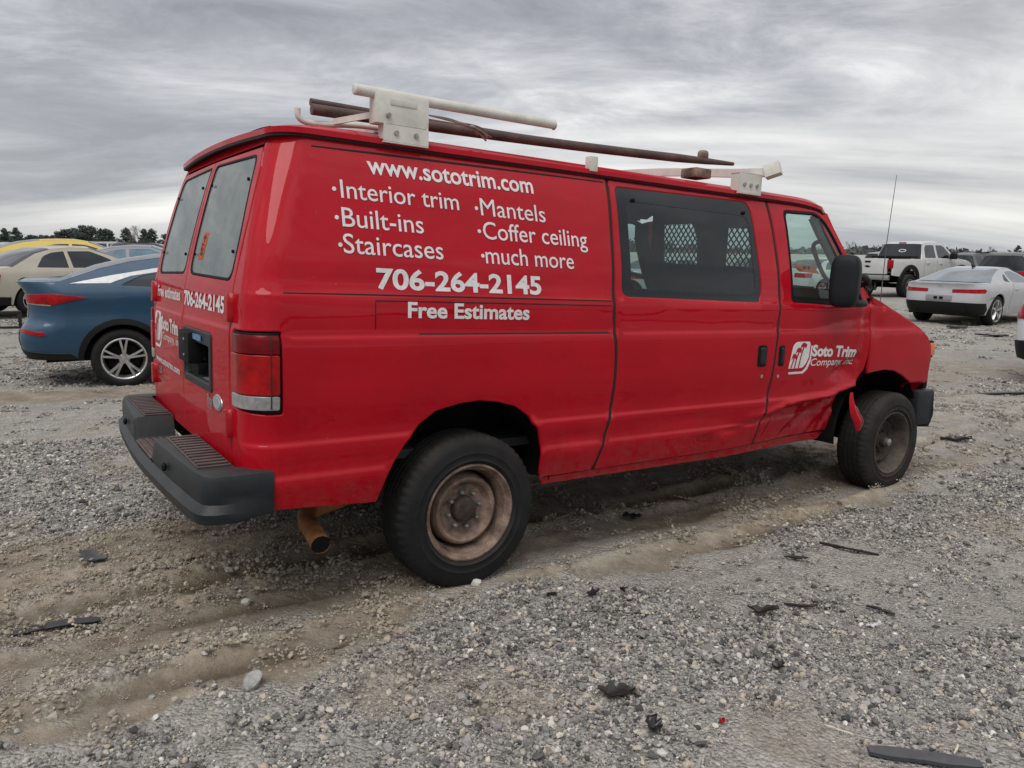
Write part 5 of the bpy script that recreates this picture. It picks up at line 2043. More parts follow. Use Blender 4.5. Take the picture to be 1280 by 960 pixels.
def sedan_spec(paint_m, r=.33, sc=1.0, H=1.46, glass=CARGLASS):
    top = [(-.62, 1.03), (-.35, 1.06), (.25, 1.36), (.60, H - .045), (1.10, H), (1.55, H - .02), (2.05, 1.30), (2.62, 1.03), (3.0, .96), (3.38, .86)]
    return dict(W=1.84, WB=2.80, r=r, rim_r=.215, rim_mat=ALLOY, arch=.375, zb=.24, hw=HW_SEDAN, paint=paint_m,
                xr=[(.2, -.98), (.45, -1.05), (.8, -1.07), (1.05, -1.02)], xf=[(.2, 3.58), (.5, 3.72), (.8, 3.66), (1.0, 3.5)],
                deck_r=1.03, deck_f=.80, top=top,
                segs=[('boot_lid', paint_m, -1, 1, 0, .03, .0, .0), ('rear_window', glass, 1, 3, .03, .03, -.10, -.06), ('roof', paint_m, 3, 5, .03, .05, -.06, .06),
                      ('windshield', glass, 5, 7, .05, .04, .06, .14), ('hood', paint_m, 7, 10, .04, .0, .14, 0)],
                windows=[dict(pts=[(.18, 1.05), (.90, 1.03), (.92, H - .09), (.62, H - .12), (.40, 1.30)], r=[.03, .02, .03, .08, .08], mat=glass),
                         dict(pts=[(1.0, 1.03), (2.28, 1.02), (1.92, 1.25), (1.55, H - .09), (1.0, H - .09)], r=[.02, .03, .1, .06, .03], mat=glass)],
                adds=lamps_and_bumper(.92, .74, .92, .42, -.62, .24, .46),
                boxes=[dict(name='door_mirror', lo=(2.05, -1.05, 1.0), hi=(2.2, -.88, 1.13), mat=paint_m, bev=.03),
                       dict(name='door_handle', lo=(.42, -.945, .84), hi=(.58, -.915, .865), mat=paint_m, bev=.008), dict(name='door_handle', lo=(1.45, -.945, .83), hi=(1.61, -.915, .855), mat=paint_m, bev=.008),
                       dict(name='licence_plate', lo=(-1.10, -.16, .68), hi=(-1.08, .16, .82), mat=PLATEM, both=False, bev=.003)])


def suv_spec(paint_m, H=1.72, glass=CARGLASS):
    top = [(-.60, 1.10), (-.55, 1.25), (-.45, H - .12), (-.30, H - .05), (.4, H), (1.2, H - .01), (1.6, H - .05), (2.1, 1.40), (2.5, 1.13), (2.95, 1.06), (3.35, .98)]
    return dict(W=1.88, WB=2.75, r=.36, rim_r=.225, rim_mat=ALLOYD, arch=.41, zb=.32, hw=HW_SUV, paint=paint_m,
                xr=[(.2, -.88), (.5, -.94), (.85, -.95), (1.1, -.92)], xf=[(.2, 3.58), (.5, 3.68), (.9, 3.62), (1.1, 3.5)],
                deck_r=1.10, deck_f=.92, top=top,
                segs=[('rear_window', glass, -1, 2, 0, .02, 0, -.10), ('roof', paint_m, 2, 6, .03, .05, -.10, .05), ('windshield', glass, 6, 8, .05, .04, .05, .14), ('hood', paint_m, 8, 11, .04, .0, .14, 0)],
                windows=[dict(pts=[(-.32, 1.12), (.30, 1.10), (.30, H - .10), (-.25, H - .12)], r=.05, mat=glass), dict(pts=[(.38, 1.10), (1.12, 1.09), (1.12, H - .10), (.38, H - .10)], r=.03, mat=glass),
                         dict(pts=[(1.20, 1.09), (2.25, 1.09), (1.95, 1.36), (1.58, H - .11), (1.20, H - .10)], r=.04, mat=glass)],
                adds=lamps_and_bumper(.94, .84, 1.06, .55, -.55, .32, .58),
                boxes=[dict(name='door_mirror', lo=(1.95, -1.06, 1.05), hi=(2.1, -.90, 1.2), mat=CARBLACK, bev=.03), dict(name='roof_rail', lo=(-.2, -.62, H + .015), hi=(1.5, -.58, H + .05), mat=CARBLACK, bev=.01),
                       dict(name='licence_plate', lo=(-.985, -.16, .78), hi=(-.965, .16, .92), mat=PLATEM, both=False, bev=.003)])


# ---- the blue crossover beside the van
BLUE = paint('blue_car_paint', (.013, .056, .108), dust=.20, dustcol=(.34, .36, .38))
H = 1.55
Tp = [(-.58, 1.255), (-.46, 1.295), (-.18, 1.395), (.15, 1.475), (.55, 1.53), (1.05, H), (1.45, H - .005), (1.78, 1.48), (2.2, 1.31), (2.62, 1.15), (3.05, 1.08), (3.35, 1.00)]
bs = dict(W=1.83, WB=2.70, r=.352, rim_r=.242, rim_mat=ALLOY, arch=.40, zb=.36, paint=BLUE, tw=.225, spokes=5, wstyle='double', sp=.09,
          hw=[(.15, .90), (.36, .935), (.52, .975), (.70, .995), (.90, .985), (1.05, 1.0), (1.14, .985), (1.20, .955), (1.28, .90), (1.40, .80), (1.55, .66), (1.7, .58)],
          xr=[(.2, -.84), (.40, -1.01), (.58, -1.055), (.74, -1.02), (.79, -.97), (.94, -.945), (1.10, -.95), (1.19, -1.0), (1.245, -1.04)], xf=[(.2, 3.5), (.5, 3.64), (.9, 3.58), (1.05, 3.45)], rr=.42,
          deck_r=1.245, deck_f=.94, top=Tp,
          segs=[('spoiler', BLUE, -1, 1, 0, .015, 0, -.05), ('rear_window', principled('dusty_rear_screen', (.17, .18, .185), rough=.45, coat=.3, var=.2, vscale=5), 1, 4, .015, .03, -.05, -.05), ('roof', BLUE, 4, 7, .03, .04, -.05, .06),
                ('windshield', CARGLASS, 7, 9, .04, .04, .06, .16), ('hood', BLUE, 9, 12, .04, 0, .16, 0)],
          windows=[dict(pts=[(.02, 1.20), (.46, 1.175), (.42, 1.335), (.26, 1.315)], r=[.04, .01, .01, .06]),
                   dict(pts=[(.50, 1.172), (1.25, 1.165), (1.25, 1.435), (.95, 1.425), (.46, 1.345)], r=[.01, .03, .03, .05, .02]),
                   dict(pts=[(1.33, 1.165), (2.25, 1.16), (1.95, 1.32), (1.68, 1.41), (1.33, 1.435)], r=[.03, .03, .05, .05, .03])],
          adds=[dict(name='tail_light', mat=RLENS, pts=[('r', [(.34, 1.075), (.34, 1.092)]), ('s', [(-.66, 1.115), (-.47, 1.092), (-.32, 1.068), (-.48, 1.035), (-.66, .995)]), ('r', [(.60, 1.005), (.55, 1.045)])], rad=.01, sp=.05, off=.010),
                dict(name='lamp_lower_lens', mat=CLENS, pts=[('r', [(.55, 1.0), (.56, 1.022), (.68, 1.005)]), ('s', [(-.70, .992), (-.70, .975)])], rad=.006, sp=.05, off=.008),
                dict(name='lower_cladding', mat=CARBLACK, pts=[('r', [(0, .37), (0, .50), (.35, .49), (.52, .47)]), ('s', [(-.54, .43), (-.47, .36)])], rad=0, off=.012),
                dict(name='skid_plate', mat=principled('skid_silver', (.30, .31, .32), rough=.4, dust=.3), pts=[('r', [(0, .36), (0, .415), (.46, .435), (.60, .405), (.52, .365)])], rad=0, off=.02),
                dict(name='fog_reflector', mat=RLENS, pts=[('r', [(.58, .68), (.62, .715)]), ('s', [(-.79, .685), (-.77, .65), (-.83, .64)])], rad=.006, sp=.05, off=.009),
                dict(name='bumper_vent', mat=CARBLACK, pts=[('r', [(.30, .50), (.34, .66), (.52, .70), (.50, .60), (.56, .51)])], rad=.01, sp=.06, off=.006),
                dict(name='chrome_strip', mat=ALLOY, pts=[('s', [(-.50, 1.225), (-.05, 1.32), (.40, 1.395), (.90, 1.452), (1.25, 1.468), (1.25, 1.447), (.95, 1.434), (.44, 1.352), (.14, 1.305), (-.08, 1.225)])], rad=0, sp=.08, off=.005),
                dict(name='arch_cladding', mat=CARBLACK, pts=[('s', [(-.41 * math.cos(a), .352 + .405 * math.sin(a)) for a in np.linspace(-.02, math.pi + .02, 17)] + [(.475 * math.cos(a), .352 + .47 * math.sin(a)) for a in np.linspace(-.02, math.pi + .02, 17)])], rad=0, sp=.08, off=.008),
                dict(name='door_gap', mat=SEAM, pts=[('s', [(.405, .72), (.43, .88), (.41, 1.0), (.33, 1.18), (.342, 1.18), (.422, 1.0), (.442, .88), (.417, .72)])], rad=0, sp=.05, off=.002),
                dict(name='tailgate_gap', mat=SEAM, pts=[('r', [(.0, .765), (.0, .775), (.58, .81), (.62, .99), (.63, .99), (.59, .802)])], rad=0, sp=.05, off=.002)],
          boxes=[dict(name='door_handle', lo=(.50, -.935, 1.035), hi=(.70, -.895, 1.065), mat=BLUE, bev=.012), dict(name='door_mirror', lo=(2.0, -1.03, 1.15), hi=(2.15, -.88, 1.28), mat=BLUE, bev=.03),
                 dict(name='rear_lip', lo=(-.93, -.62, 1.165), hi=(-.74, .62, 1.19), mat=CARBLACK, both=False, bev=.01)])
bx, by = -4.62, 8.95
hd_ = R(29)
bc = (bx - math.sin(hd_) * .80, by + math.cos(hd_) * .80)
bz = -.135
blue, bi = car('parked_car', 'dusty dark blue crossover with chrome roof strip and silver alloy wheels beside the red van', 'car', (bc[0], bc[1], bz), hd_, bs)
lettering('GX', bi['SR'], .50, .60, .875, .905, CHROME, blue, bold=.04, conv=bi['ccr'], off=.004, name='badge_lettering')

# ---- beige saloon behind it
BEIGE = paint('beige_car_paint', (.46, .42, .34), dust=.35, coat=.6)
sb = sedan_spec(BEIGE, H=1.50)
x, y, z = gpos(16, 17.6, .06)
car('parked_car', 'pale beige saloon behind the dark blue crossover at the left edge', 'car', (x, y, z), R(60), sb)
# ---- yellow coupe
YEL = paint('yellow_car_paint', (.62, .46, .075), dust=.3, coat=.6)
sy_ = dict(bs)
sy_['paint'] = YEL
sy_['segs'] = [(n_, YEL if m_ is BLUE else m_, *r_) for n_, m_, *r_ in bs['segs']]
sy_['adds'] = [a for a in bs['adds'] if a['name'] in ('tail_light', 'lower_cladding', 'door_gap')]
sy_['boxes'] = [dict(b, mat=YEL if b['mat'] is BLUE else b['mat']) for b in bs['boxes']]
x, y, z = gpos(26, 24.5, .02)
yr_, _ = car('parked_car', 'yellow hatchback with a rounded roof showing above the beige saloon', 'car', (x, y, z), R(40), sy_)
yr_.scale = (1.1, 1.1, 1.1)
# ---- grey car with bluish side glass
GRB = paint('grey_blue_paint', (.22, .24, .27), dust=.5, coat=.6)
sg = sedan_spec(GRB, H=1.50, glass=principled('teal_side_glass', (.075, .15, .19), rough=.08, coat=1.0, var=.4, vscale=2))
x, y, z = gpos(118, 21.5, .10)
car('parked_car', 'grey car with teal side glass, its roof just above the blue crossover', 'car', (x, y, z), R(25), sg)
# ---- far left row
row_l = [(-22, 28, (.30, .02, .035), 'dark red', 'dark red car at the left edge in front of the purple car', 'sedan', 28),
         (40, 33, (.055, .045, .26), 'purple', 'purple blue car beyond the yellow car at the left', 'sedan', 28),
         (12, 40, (.52, .53, .55), 'white', 'white car farthest back at the left edge of the lot', 'suv', 30),
         (186, 31, (.55, .55, .52), 'whitewash', 'whitish car behind the blue crossover just left of the van rear window', 'sedan', 205)]
for px, D, colr, nm, lab, kind, hdg in row_l:
    pm = paint(nm + '_far_paint', colr, dust=.3, coat=.6)
    s_ = sedan_spec(pm) if kind == 'sedan' else suv_spec(pm, H=1.62)
    x, y, z = gpos(px, D, .0)
    car('parked_car', lab, 'car', (x, y, z), R(hdg), s_)

# ---- silver coupe at the right
SILV = paint('silver_coupe_paint', (.46, .465, .48), dust=.22, coat=.8, metal=.1)
H = 1.36
Tc = [(-.60, 1.005), (-.42, 1.02), (-.05, 1.14), (.35, 1.27), (.62, 1.325), (.95, H), (1.25, 1.345), (1.6, 1.20), (2.0, 1.02), (2.5, .98), (3.0, .92), (3.3, .84)]
cs_ = dict(W=1.92, WB=2.85, r=.365, rim_r=.262, rim_mat=ALLOY, arch=.40, zb=.26, paint=SILV, tw=.25, spokes=5, wstyle='single', sp=.10,
           hw=[(.15, .88), (.30, .93), (.45, .965), (.62, .985), (.80, 1.0), (.93, .985), (1.0, .955), (1.08, .85), (1.2, .74), (1.36, .60), (1.5, .55)],
           xr=[(.2, -.78), (.34, -.92), (.58, -.98), (.75, -.965), (.90, -.94), (1.0, -.985)], xf=[(.2, 3.6), (.5, 3.75), (.8, 3.7), (.95, 3.6)], rr=.36,
           deck_r=1.0, deck_f=.80, top=Tc,
           segs=[('boot_lid', SILV, -1, 1, 0, .02, 0, 0), ('rear_window', CARGLASS2, 1, 4, .02, .03, -.25, -.08), ('roof', SILV, 4, 6, .03, .03, -.08, .06), ('windshield', CARGLASS, 6, 8, .03, .03, .06, .16), ('hood', SILV, 8, 12, .03, 0, .16, 0)],
           windows=[dict(pts=[(.42, 1.05), (.70, 1.03), (.72, 1.22), (.60, 1.20)], r=.04, mat=CARGLASS), dict(pts=[(.78, 1.02), (1.92, 1.00), (1.55, 1.18), (1.22, 1.285), (.92, 1.28), (.78, 1.24)], r=.05, mat=CARGLASS2)],
           adds=[dict(name='tail_light', mat=RLENS, pts=[('r', [(.28, .785), (.28, .865)]), ('s', [(-.72, .885), (-.66, .845), (-.72, .79)])], rad=.015, sp=.05, off=.008),
                 dict(name='rear_diffuser', mat=CARBLACK, pts=[('r', [(0, .27), (0, .56), (.60, .56)]), ('s', [(-.62, .55), (-.50, .40), (-.52, .27)])], rad=0, off=.008),
                 dict(name='door_gap', mat=SEAM, pts=[('s', [(.66, .38), (.68, .80), (.72, 1.0), (.73, 1.0), (.69, .80), (.67, .38)])], rad=0, sp=.06, off=.002),
                 dict(name='scrape', mat=principled('grey_primer_scrape', (.20, .20, .21), rough=.7, var=.4, vscale=20), one=True, pts=[('s', [(-.55, .62), (-.40, .69), (-.22, .70), (-.30, .66)])], rad=0, sp=.06, off=.003)],
           boxes=[dict(name='plate_panel', lo=(-1.01, -.30, .585), hi=(-.96, .30, .72), mat=principled('plate_panel_grey', (.25, .255, .26), rough=.5), both=False, bev=.015), dict(name='plate_fixing', lo=(-1.03, .025, .625), hi=(-1.0, .105, .685), mat=BLACK, bev=.008),
                  dict(name='exhaust_tip', lo=(-.965, -.62, .32), hi=(-.90, -.50, .41), mat=BLACK, bev=.02), dict(name='door_handle', lo=(.80, -.975, .84), hi=(.98, -.945, .87), mat=SILV, bev=.01),
                  dict(name='roof_antenna', lo=(.60, -.02, 1.36), hi=(.74, .02, 1.42), mat=CARBLACK, both=False, bev=.008), dict(name='boot_spoiler', lo=(-.93, -.70, 1.0), hi=(-.78, .70, 1.03), mat=SILV, both=False, bev=.012),
                  dict(name='door_mirror', lo=(1.75, -1.08, .98), hi=(1.9, -.9, 1.1), mat=SILV, bev=.03)])
hc = R(36)
wx_, wy_ = 11.60, 18.36
cc = (wx_ - math.sin(hc) * .86, wy_ + math.cos(hc) * .86)
car('parked_car', 'silver two door coupe with slim red tail lights on the gravel right of the van', 'car', (cc[0], cc[1], float(base_z(*cc))), hc, cs_)

# ---- lifted pickup
PICK = paint('pickup_silver_paint', (.56, .56, .55), dust=.3, coat=.7, metal=.05)


def pickup():
    hp = R(32)
    wx, wy = 15.30, 29.9
    c = (wx - math.sin(hp) * .86, wy + math.cos(hp) * .86)
    root = empty('pickup_truck', loc=(c[0], c[1], float(base_z(*c))), heading=hp)
    tag(root, 'silver crew cab pickup on lifted wheels with black arch flares behind the coupe', 'pickup')
    W2 = 1.0
    bedz, belt, top_, lo = 1.50, 1.50, 2.14, .80
    hw0 = pchip([.6, .8, 1.0, 1.3, 1.5, 1.7, 2.14], [.96, .985, 1.0, .995, .97, .90, .76])
    xr, xf = (lambda z: -1.20 + 0 * np.asarray(z)), (lambda z: 4.66 + 0 * np.asarray(z))
    for s, nm in ((1, 'r'), (-1, 'l')):
        S = Surf(ring_fn(xr, xf, lambda x, z: hw0(z) - .01 * np.clip(x - 3.5, 0, 2)**2, .10, .25, s), s)
        cv = lambda X, z: (np.asarray(X) + 1.20, np.asarray(z))
        ar = lambda xc: [(xc + .50 * math.cos(a), .62 + .50 * math.sin(a)) for a in np.linspace(.35, math.pi - .35, 13)]
        bed = [(-1.16, .86), (-1.18, 1.48), (.72, 1.48), (.72, .78)] + ar(0.)
        panel('bed_side', S, np.array(bed), PICK, root, conv=cv, sp=.15, depth=.05)
        cab = [(.76, .72), (.76, 1.46), (.80, 1.55), (.98, 2.06), (1.2, 2.12), (2.1, 2.14), (2.55, 2.04), (2.95, 1.72), (3.15, 1.50), (3.28, 1.47), (4.2, 1.40), (4.42, 1.30), (4.42, .86)] + ar(3.65) + [(3.0, .72)]
        w1 = rounded([(1.02, 1.52), (1.80, 1.52), (1.80, 2.02), (1.22, 2.02), (1.10, 1.90)], .05)
        w2 = rounded([(1.92, 1.52), (2.98, 1.50), (2.82, 1.70), (2.48, 1.98), (2.30, 2.02), (1.92, 2.02)], .05)
        cb = panel('cab_side', S, np.array(cab), PICK, root, holes=[w1, w2], conv=cv, sp=.15, depth=.05)
        for w in (w1, w2):
            panel('side_window', S, w, CARGLASS, root, conv=cv, sp=.3, off=-.008, depth=.01)
        for xc in (0., 3.65):
            fl = [(xc + .50 * math.cos(a), .62 + .50 * math.sin(a)) for a in np.linspace(.1, math.pi - .1, 15)] + [(xc + .66 * math.cos(a), .62 + .64 * math.sin(a)) for a in np.linspace(math.pi - .1, .1, 15)]
            panel('wheel_arch_flare', S, np.array(fl), CARBLACK, root, conv=cv, sp=.1, off=.05, depth=.10, rnd=.01)
        for k, (x0, z0) in enumerate(((1.12, 1.30), (2.02, 1.28))):
            panel('door_handle', S, rounded([(x0, z0), (x0 + .2, z0), (x0 + .2, z0 + .05), (x0, z0 + .05)], .02), PICK, root, conv=cv, sp=.1, off=.03, depth=.03)
        for x0 in (.98, 1.86, 3.1):
            panel('door_gap', S, np.array([(x0, .80), (x0 + .012, .80), (x0 + .012, 1.48), (x0, 1.48)]), SEAM, root, conv=cv, sp=.1, off=.002, depth=.01)
        box('tail_light', (-1.225, -s * .90 - .095, 1.12), (-1.10, -s * .90 + .095, 1.44), RLENS, root, .02)
        box('door_mirror', (2.72, min(-s * .98, -s * 1.24), 1.48), (2.86, max(-s * .98, -s * 1.24), 1.72), CARBLACK, root, .04)
        box('side_step', (.95, min(-s * .86, -s * 1.02), .60), (2.9, max(-s * .86, -s * 1.02), .66), CARBLACK, root, .015)
    tg = box('tailgate', (-1.225, -.80, .90), (-1.15, .80, 1.49), PICK, root, .015)
    box('tailgate_handle', (-1.24, -.12, 1.33), (-1.20, .12, 1.40), CARBLACK, tg, .01)
    # the dark bow-tie shaped badge under the handle
    MB().add([(-1.235, y, z) for y, z in ((-.12, 1.20), (-.05, 1.20), (-.05, 1.225), (.07, 1.225), (.07, 1.205), (.12, 1.205), (.12, 1.17), (.05, 1.17), (.05, 1.145), (-.07, 1.145), (-.07, 1.165), (-.12, 1.165))],
             [tuple(range(12))]).build('tailgate_badge', BLACK, tg, smooth=False)
    box('rear_bumper', (-1.36, -.95, .68), (-1.20, .95, .86), principled('bumper_chrome', (.42, .42, .42), rough=.3, metal=.8, dust=.3), root, .03)
    box('licence_plate', (-1.372, -.16, .72), (-1.36, .16, .84), BLACK, root, .003)
    box('bed_floor', (-1.15, -.80, .90), (.72, .80, .95), CARBLACK, root)
    box('bed_cover', (.30, -.86, 1.50), (.70, .86, 1.60), CARBLACK, root, .02)
    rows_r = [(.79, .93, 1.50, .0, -.03), (.85, .90, 1.68, .0, -.03), (.98, .80, 2.05, .02, -.03)]
    cross_loft('rear_window', rows_r, CARGLASS, root, n=15)
    # pale oval on the rear glass
    th = np.linspace(0, 2 * np.pi, 20, endpoint=False)
    oo = [(.815 + (z - 1.72) * .40, y, z) for y, z in zip(-.10 + .16 * np.cos(th), 1.80 + .06 * np.sin(th))]
    oi = [(.815 + (z - 1.72) * .40, y, z) for y, z in zip(-.10 + .11 * np.cos(th), 1.80 + .035 * np.sin(th))]
    MB().add(oo + oi, [(i, (i + 1) % 20, 20 + (i + 1) % 20, 20 + i) for i in range(20)]).build('window_emblem', VINYL, root, smooth=False)
    cross_loft('roof', [(.98, .80, 2.05, .02, -.03), (1.2, .77, 2.115, .05, 0), (2.1, .76, 2.135, .06, 0), (2.55, .79, 2.04, .06, .05)], PICK, root, n=17)
    box('brake_lamp', (.96, -.15, 2.09), (1.0, .15, 2.13), RLENS, root, .008)
    cross_loft('windshield', [(2.55, .79, 2.04, .06, .05), (2.95, .885, 1.72, .05, .12), (3.18, .95, 1.50, .04, .16)], CARGLASS, root, n=17)
    cross_loft('hood', [(3.16, .96, 1.50, .06, .14), (4.2, .95, 1.40, .06, .18), (4.45, .90, 1.28, .04, .16)], PICK, root, n=17)
    box('grille', (4.45, -.85, .90), (4.62, .85, 1.30), CARBLACK, root, .04)
    box('front_bumper', (4.4, -.96, .66), (4.74, .96, .90), PICK, root, .05)
    box('frame_rail', (-1.2, -.45, .55), (4.4, .45, .80), DARK, root)
    box('cab_floor', (.8, -.9, .72), (4.3, .9, .95), DARK, root)
    sweep('rear_axle', [(0, -.75, .44), (0, .75, .44)], .09, DARK, root)
    for xc in (0, 3.65):
        for s in (-1, 1):
            car_wheel(root, xc, s * .90, .45, .26, ALLOYD, 6, .32, 'single')


pickup()

# ---- dark vehicles and others beyond
for px, D, colr, nm, lab, kind, hdg, hh in [
        (1196, 38, (.075, .082, .10), 'slate', 'slate grey sport utility with chrome window trim beyond the silver coupe roof', 'suv', 30, 1.72),
        (1246, 29.5, (.045, .045, .048), 'charcoal', 'charcoal sport utility seen from behind at the right edge', 'suv', 52, 1.74),
        (1092, 48, (.25, .26, .28), 'mid_grey', 'grey car roof showing between the van and the silver pickup', 'suv', 30, 1.74),
        (1168, 52, (.03, .032, .036), 'black_far', 'black sport utility far behind the bonnet of the silver pickup', 'suv', 30, 1.76)]:
    pm = paint(nm + '_paint', colr, dust=.25, coat=.6)
    s_ = suv_spec(pm, H=hh)
    x, y, z = gpos(px, D)
    car('parked_car', lab, 'car', (x, y, z), R(hdg), s_)
for px, D, colr, nm, lab, kind, hdg, hh in [
        (74, 37, (.20, .205, .21), 'grey_row', 'grey car in the back row between the yellow and teal glass cars', 'suv', 28, 1.66),
        (112, 44, (.50, .50, .49), 'pale_row', 'pale car farthest back above the grey car with teal glass', 'suv', 28, 1.72),
        (158, 40, (.05, .05, .055), 'dark_row', 'dark car in the back row left of the van rear window', 'suv', 28, 1.66),
        (1212, 46, (.035, .037, .04), 'black_row', 'black car roof just right of the slate sport utility', 'suv', 34, 1.74),
        (1272, 48, (.06, .06, .065), 'dusk_row', 'dark grey car behind the charcoal sport utility at the right edge', 'suv', 34, 1.80),
        (1140, 64, (.05, .055, .065), 'navy_row', 'small dark car far beyond the silver pickup cab', 'suv', 30, 1.76),
        (1228, 66, (.16, .16, .165), 'ash_row', 'ash grey car farthest back over the silver coupe roof', 'suv', 30, 1.8)]:
    x, y, z = gpos(px, D)
    car('parked_car', lab, 'car', (x, y, z), R(hdg), suv_spec(paint(nm + '_paint', colr, dust=.25, coat=.6), H=hh))
WHT = paint('white_far_paint', (.62, .63, .62), dust=.15, coat=.7)
x, y, z = gpos(1000, 30)
car('parked_car', 'white saloon seen through the side windows of the red van cab', 'car', (x, y, z), R(30), sedan_spec(WHT))
x, y, z = gpos(930, 36)
car('parked_car', 'dark grey saloon parked beyond the van and seen through its cab glass', 'car', (x, y, z), R(30), sedan_spec(paint('dark_far', (.07, .075, .08), dust=.3)))
x, y, z = gpos(800, 27)
car('parked_car', 'silver grey saloon hidden behind the van and glimpsed through the cargo window', 'car', (x, y, z), R(30), sedan_spec(paint('silver_far', (.40, .41, .42), dust=.3)))
# ---- white hatchback whose tail corner enters at the right edge
WH2 = paint('white_near_paint', (.66, .66, .66), dust=.15, coat=.8)
s_ = suv_spec(WH2, H=1.62)
x, y = 7.96, 9.95
car('parked_car', 'white hatchback with only its tail corner showing at the right edge', 'car', (x, y, float(base_z(x, y))), R(30), s_)

# ---- bumper piece on the ground left of the blue car
x, y, z = -5.78, 8.60, -.12


# ------------------------------------------------------------------ trees
LEAF = principled('pine_leaf', (.060, .080, .066), rough=.9, var=.5, vscale=1.2)  # leaf colours lightened and greyed to paint in distance haze
LEAF2 = principled('dark_leaf', (.064, .080, .072), rough=.9, var=.5, vscale=1.0)  # distance haze mixed into this leaf colour too
TWIG = principled('bare_twig', (.13, .11, .095), rough=.95, var=.3, vscale=2)
BARK = principled('tree_bark', (.085, .068, .055), rough=.95, var=.4, vscale=6)


def evergreen(seed, h, spread, leaf):
    r = np.random.default_rng(seed)
    root = empty('pine_tree')
    path = curve_pts([(0, 0, -.3), (.15 * r.normal(), .1 * r.normal(), h * .4), (.2 * r.normal(), .2 * r.normal(), h * .93)], 8)
    tk = MB().add(*sweep_data(path, list(np.linspace(.22, .04, len(path)))))
    limbs = []
    for k in range(16):
        z0 = h * (.28 + .65 * k / 16)
        a = r.random() * 6.28
        ln = spread * (1.05 - .75 * k / 16) * (.6 + .6 * r.random())
        p1 = (ln * math.cos(a), ln * math.sin(a), z0 + ln * .25)
        tk.add(*sweep_data([(0, 0, z0), p1], [.05, .02]))
        limbs.append((p1, ln, k / 16))
    tk.build('trunk', BARK, root)
    V, F = [], []
    for (p1, ln, kk) in limbs:
        for c in range(8):
            f = .30 + .85 * r.random()
            cpos = np.array([p1[0] * f, p1[1] * f, p1[2] * 1.0 + (f - 1) * ln * .2]) + r.normal(size=3) * np.array([.35, .35, .25])
            rad = (.30 + .50 * r.random()) * spread / 2.6
            for q in range(24):
                d = r.normal(size=3)
                d /= np.linalg.norm(d)
                p = cpos + d * rad * np.array([1, 1, .6]) * (.5 + .5 * r.random())
                u = r.normal(size=3) * .17
                w = r.normal(size=3) * .17
                b = len(V)
                V += [p - u, p + w, p + u]
                F.append((b, b + 1, b + 2))
    MB().add(V, F).build('crown', leaf, root, smooth=False)
    return root


def bare_tree(seed, h):
    r = np.random.default_rng(seed)
    root = empty('bare_tree')
    mb, tw = MB(), MB()
    mb.add(*sweep_data([(0, 0, -.3), (.1, .05, h * .35), (.1 * r.normal(), .1, h * .8)], [.16, .10, .03]))

    def br(p, d, ln, rad, lvl):
        q = p + d * ln
        V, F = sweep_data([p, (p + q) / 2 + r.normal(size=3) * ln * .06, q], [(rad, 0), (-rad * .5, rad * .86), (-rad * .5, -rad * .86)], caps=False)
        (mb if lvl < 2 else tw).add(V, F)
        if lvl < 4:
            for k in range(3 if lvl else 4):
                nd = d + r.normal(size=3) * .45 + np.array([0, 0, .22])
                nd /= np.linalg.norm(nd)
                br(p + (q - p) * (.45 + .55 * r.random()), nd, ln * (.55 + .2 * r.random()), rad * .6, lvl + 1)
    for k in range(9):
        z0 = h * (.22 + .55 * k / 9)
        a = r.random() * 6.28
        d = np.array([math.cos(a) * .7, math.sin(a) * .7, .75])
        br(np.array([.05, .03, z0]), d / np.linalg.norm(d), h * .24, .05, 0)
    mb.build('trunk', BARK, root)
    tw.build('crown', TWIG, root, smooth=False)
    return root


def copy_tree(o):
    c = o.copy()
    scene.collection.objects.link(c)
    for ch in list(o.children):
        d = ch.copy()
        scene.collection.objects.link(d)
        d.parent = c
    return c


protos = [('e', evergreen(11, 9.5, 3.0, LEAF), 'tall dark pine of the tree line'), ('e', evergreen(12, 7.0, 3.6, LEAF2), 'broad rounded evergreen of the tree line'),
          ('e', evergreen(13, 8.2, 2.4, LEAF), 'narrow dark pine of the tree line'), ('b', bare_tree(21, 8.5), 'leafless grey brown tree of the tree line'), ('b', bare_tree(22, 7.0), 'small leafless tree of the tree line')]
used = [False] * 5


def plant(px, D, k, sc, suffix=''):
    kind, p, lab = protos[k]
    if used[k]:
        o = copy_tree(p)
    else:
        o = p
        used[k] = True
    x = (px - 640) / 949.5 * D
    o.location = (x, D, float(base_z(x, D)))
    o.scale = (sc, sc, sc)
    o.rotation_euler = (0, 0, random.random() * 6.28)
    where = ('at the left edge of the horizon' if px < 15 else 'above the yellow hatchback' if px < 82 else 'above the grey car' if px < 122 else 'just left of the van rear'
             if px < 200 else 'beyond the van' if px < 1060 else 'on the low horizon at the right')
    tag(o, lab + ' ' + where, 'tree', ('pines ' if kind == 'e' else 'bare trees ') + where)


r_ = random.Random(4)
for px in np.arange(-150, 200, 7):
    if 118 < px < 130:
        continue
    if px < 82:
        plant(px + r_.uniform(-4, 4), r_.uniform(165, 200), r_.choice([0, 1, 2, 1, 0]), r_.uniform(.34, .60))
    elif px < 118:
        plant(px + r_.uniform(-3, 3), r_.uniform(140, 160), 1, r_.uniform(.55, .74))
    else:
        plant(px + r_.uniform(-4, 4), r_.uniform(150, 185), r_.choice([3, 4, 3, 3, 1, 4, 2]), r_.uniform(.34, .66))
for px in (133, 139, 186):
    plant(px, 155, 2, .58)
for px in range(215, 1500, 42):
    plant(px + r_.uniform(-15, 15), r_.uniform(330, 420), r_.choice([0, 1, 3, 4]), r_.uniform(.45, .75))
for k, u_ in enumerate(used):
    if not u_:
        plant(300 + 30 * k, 380, k, .6)

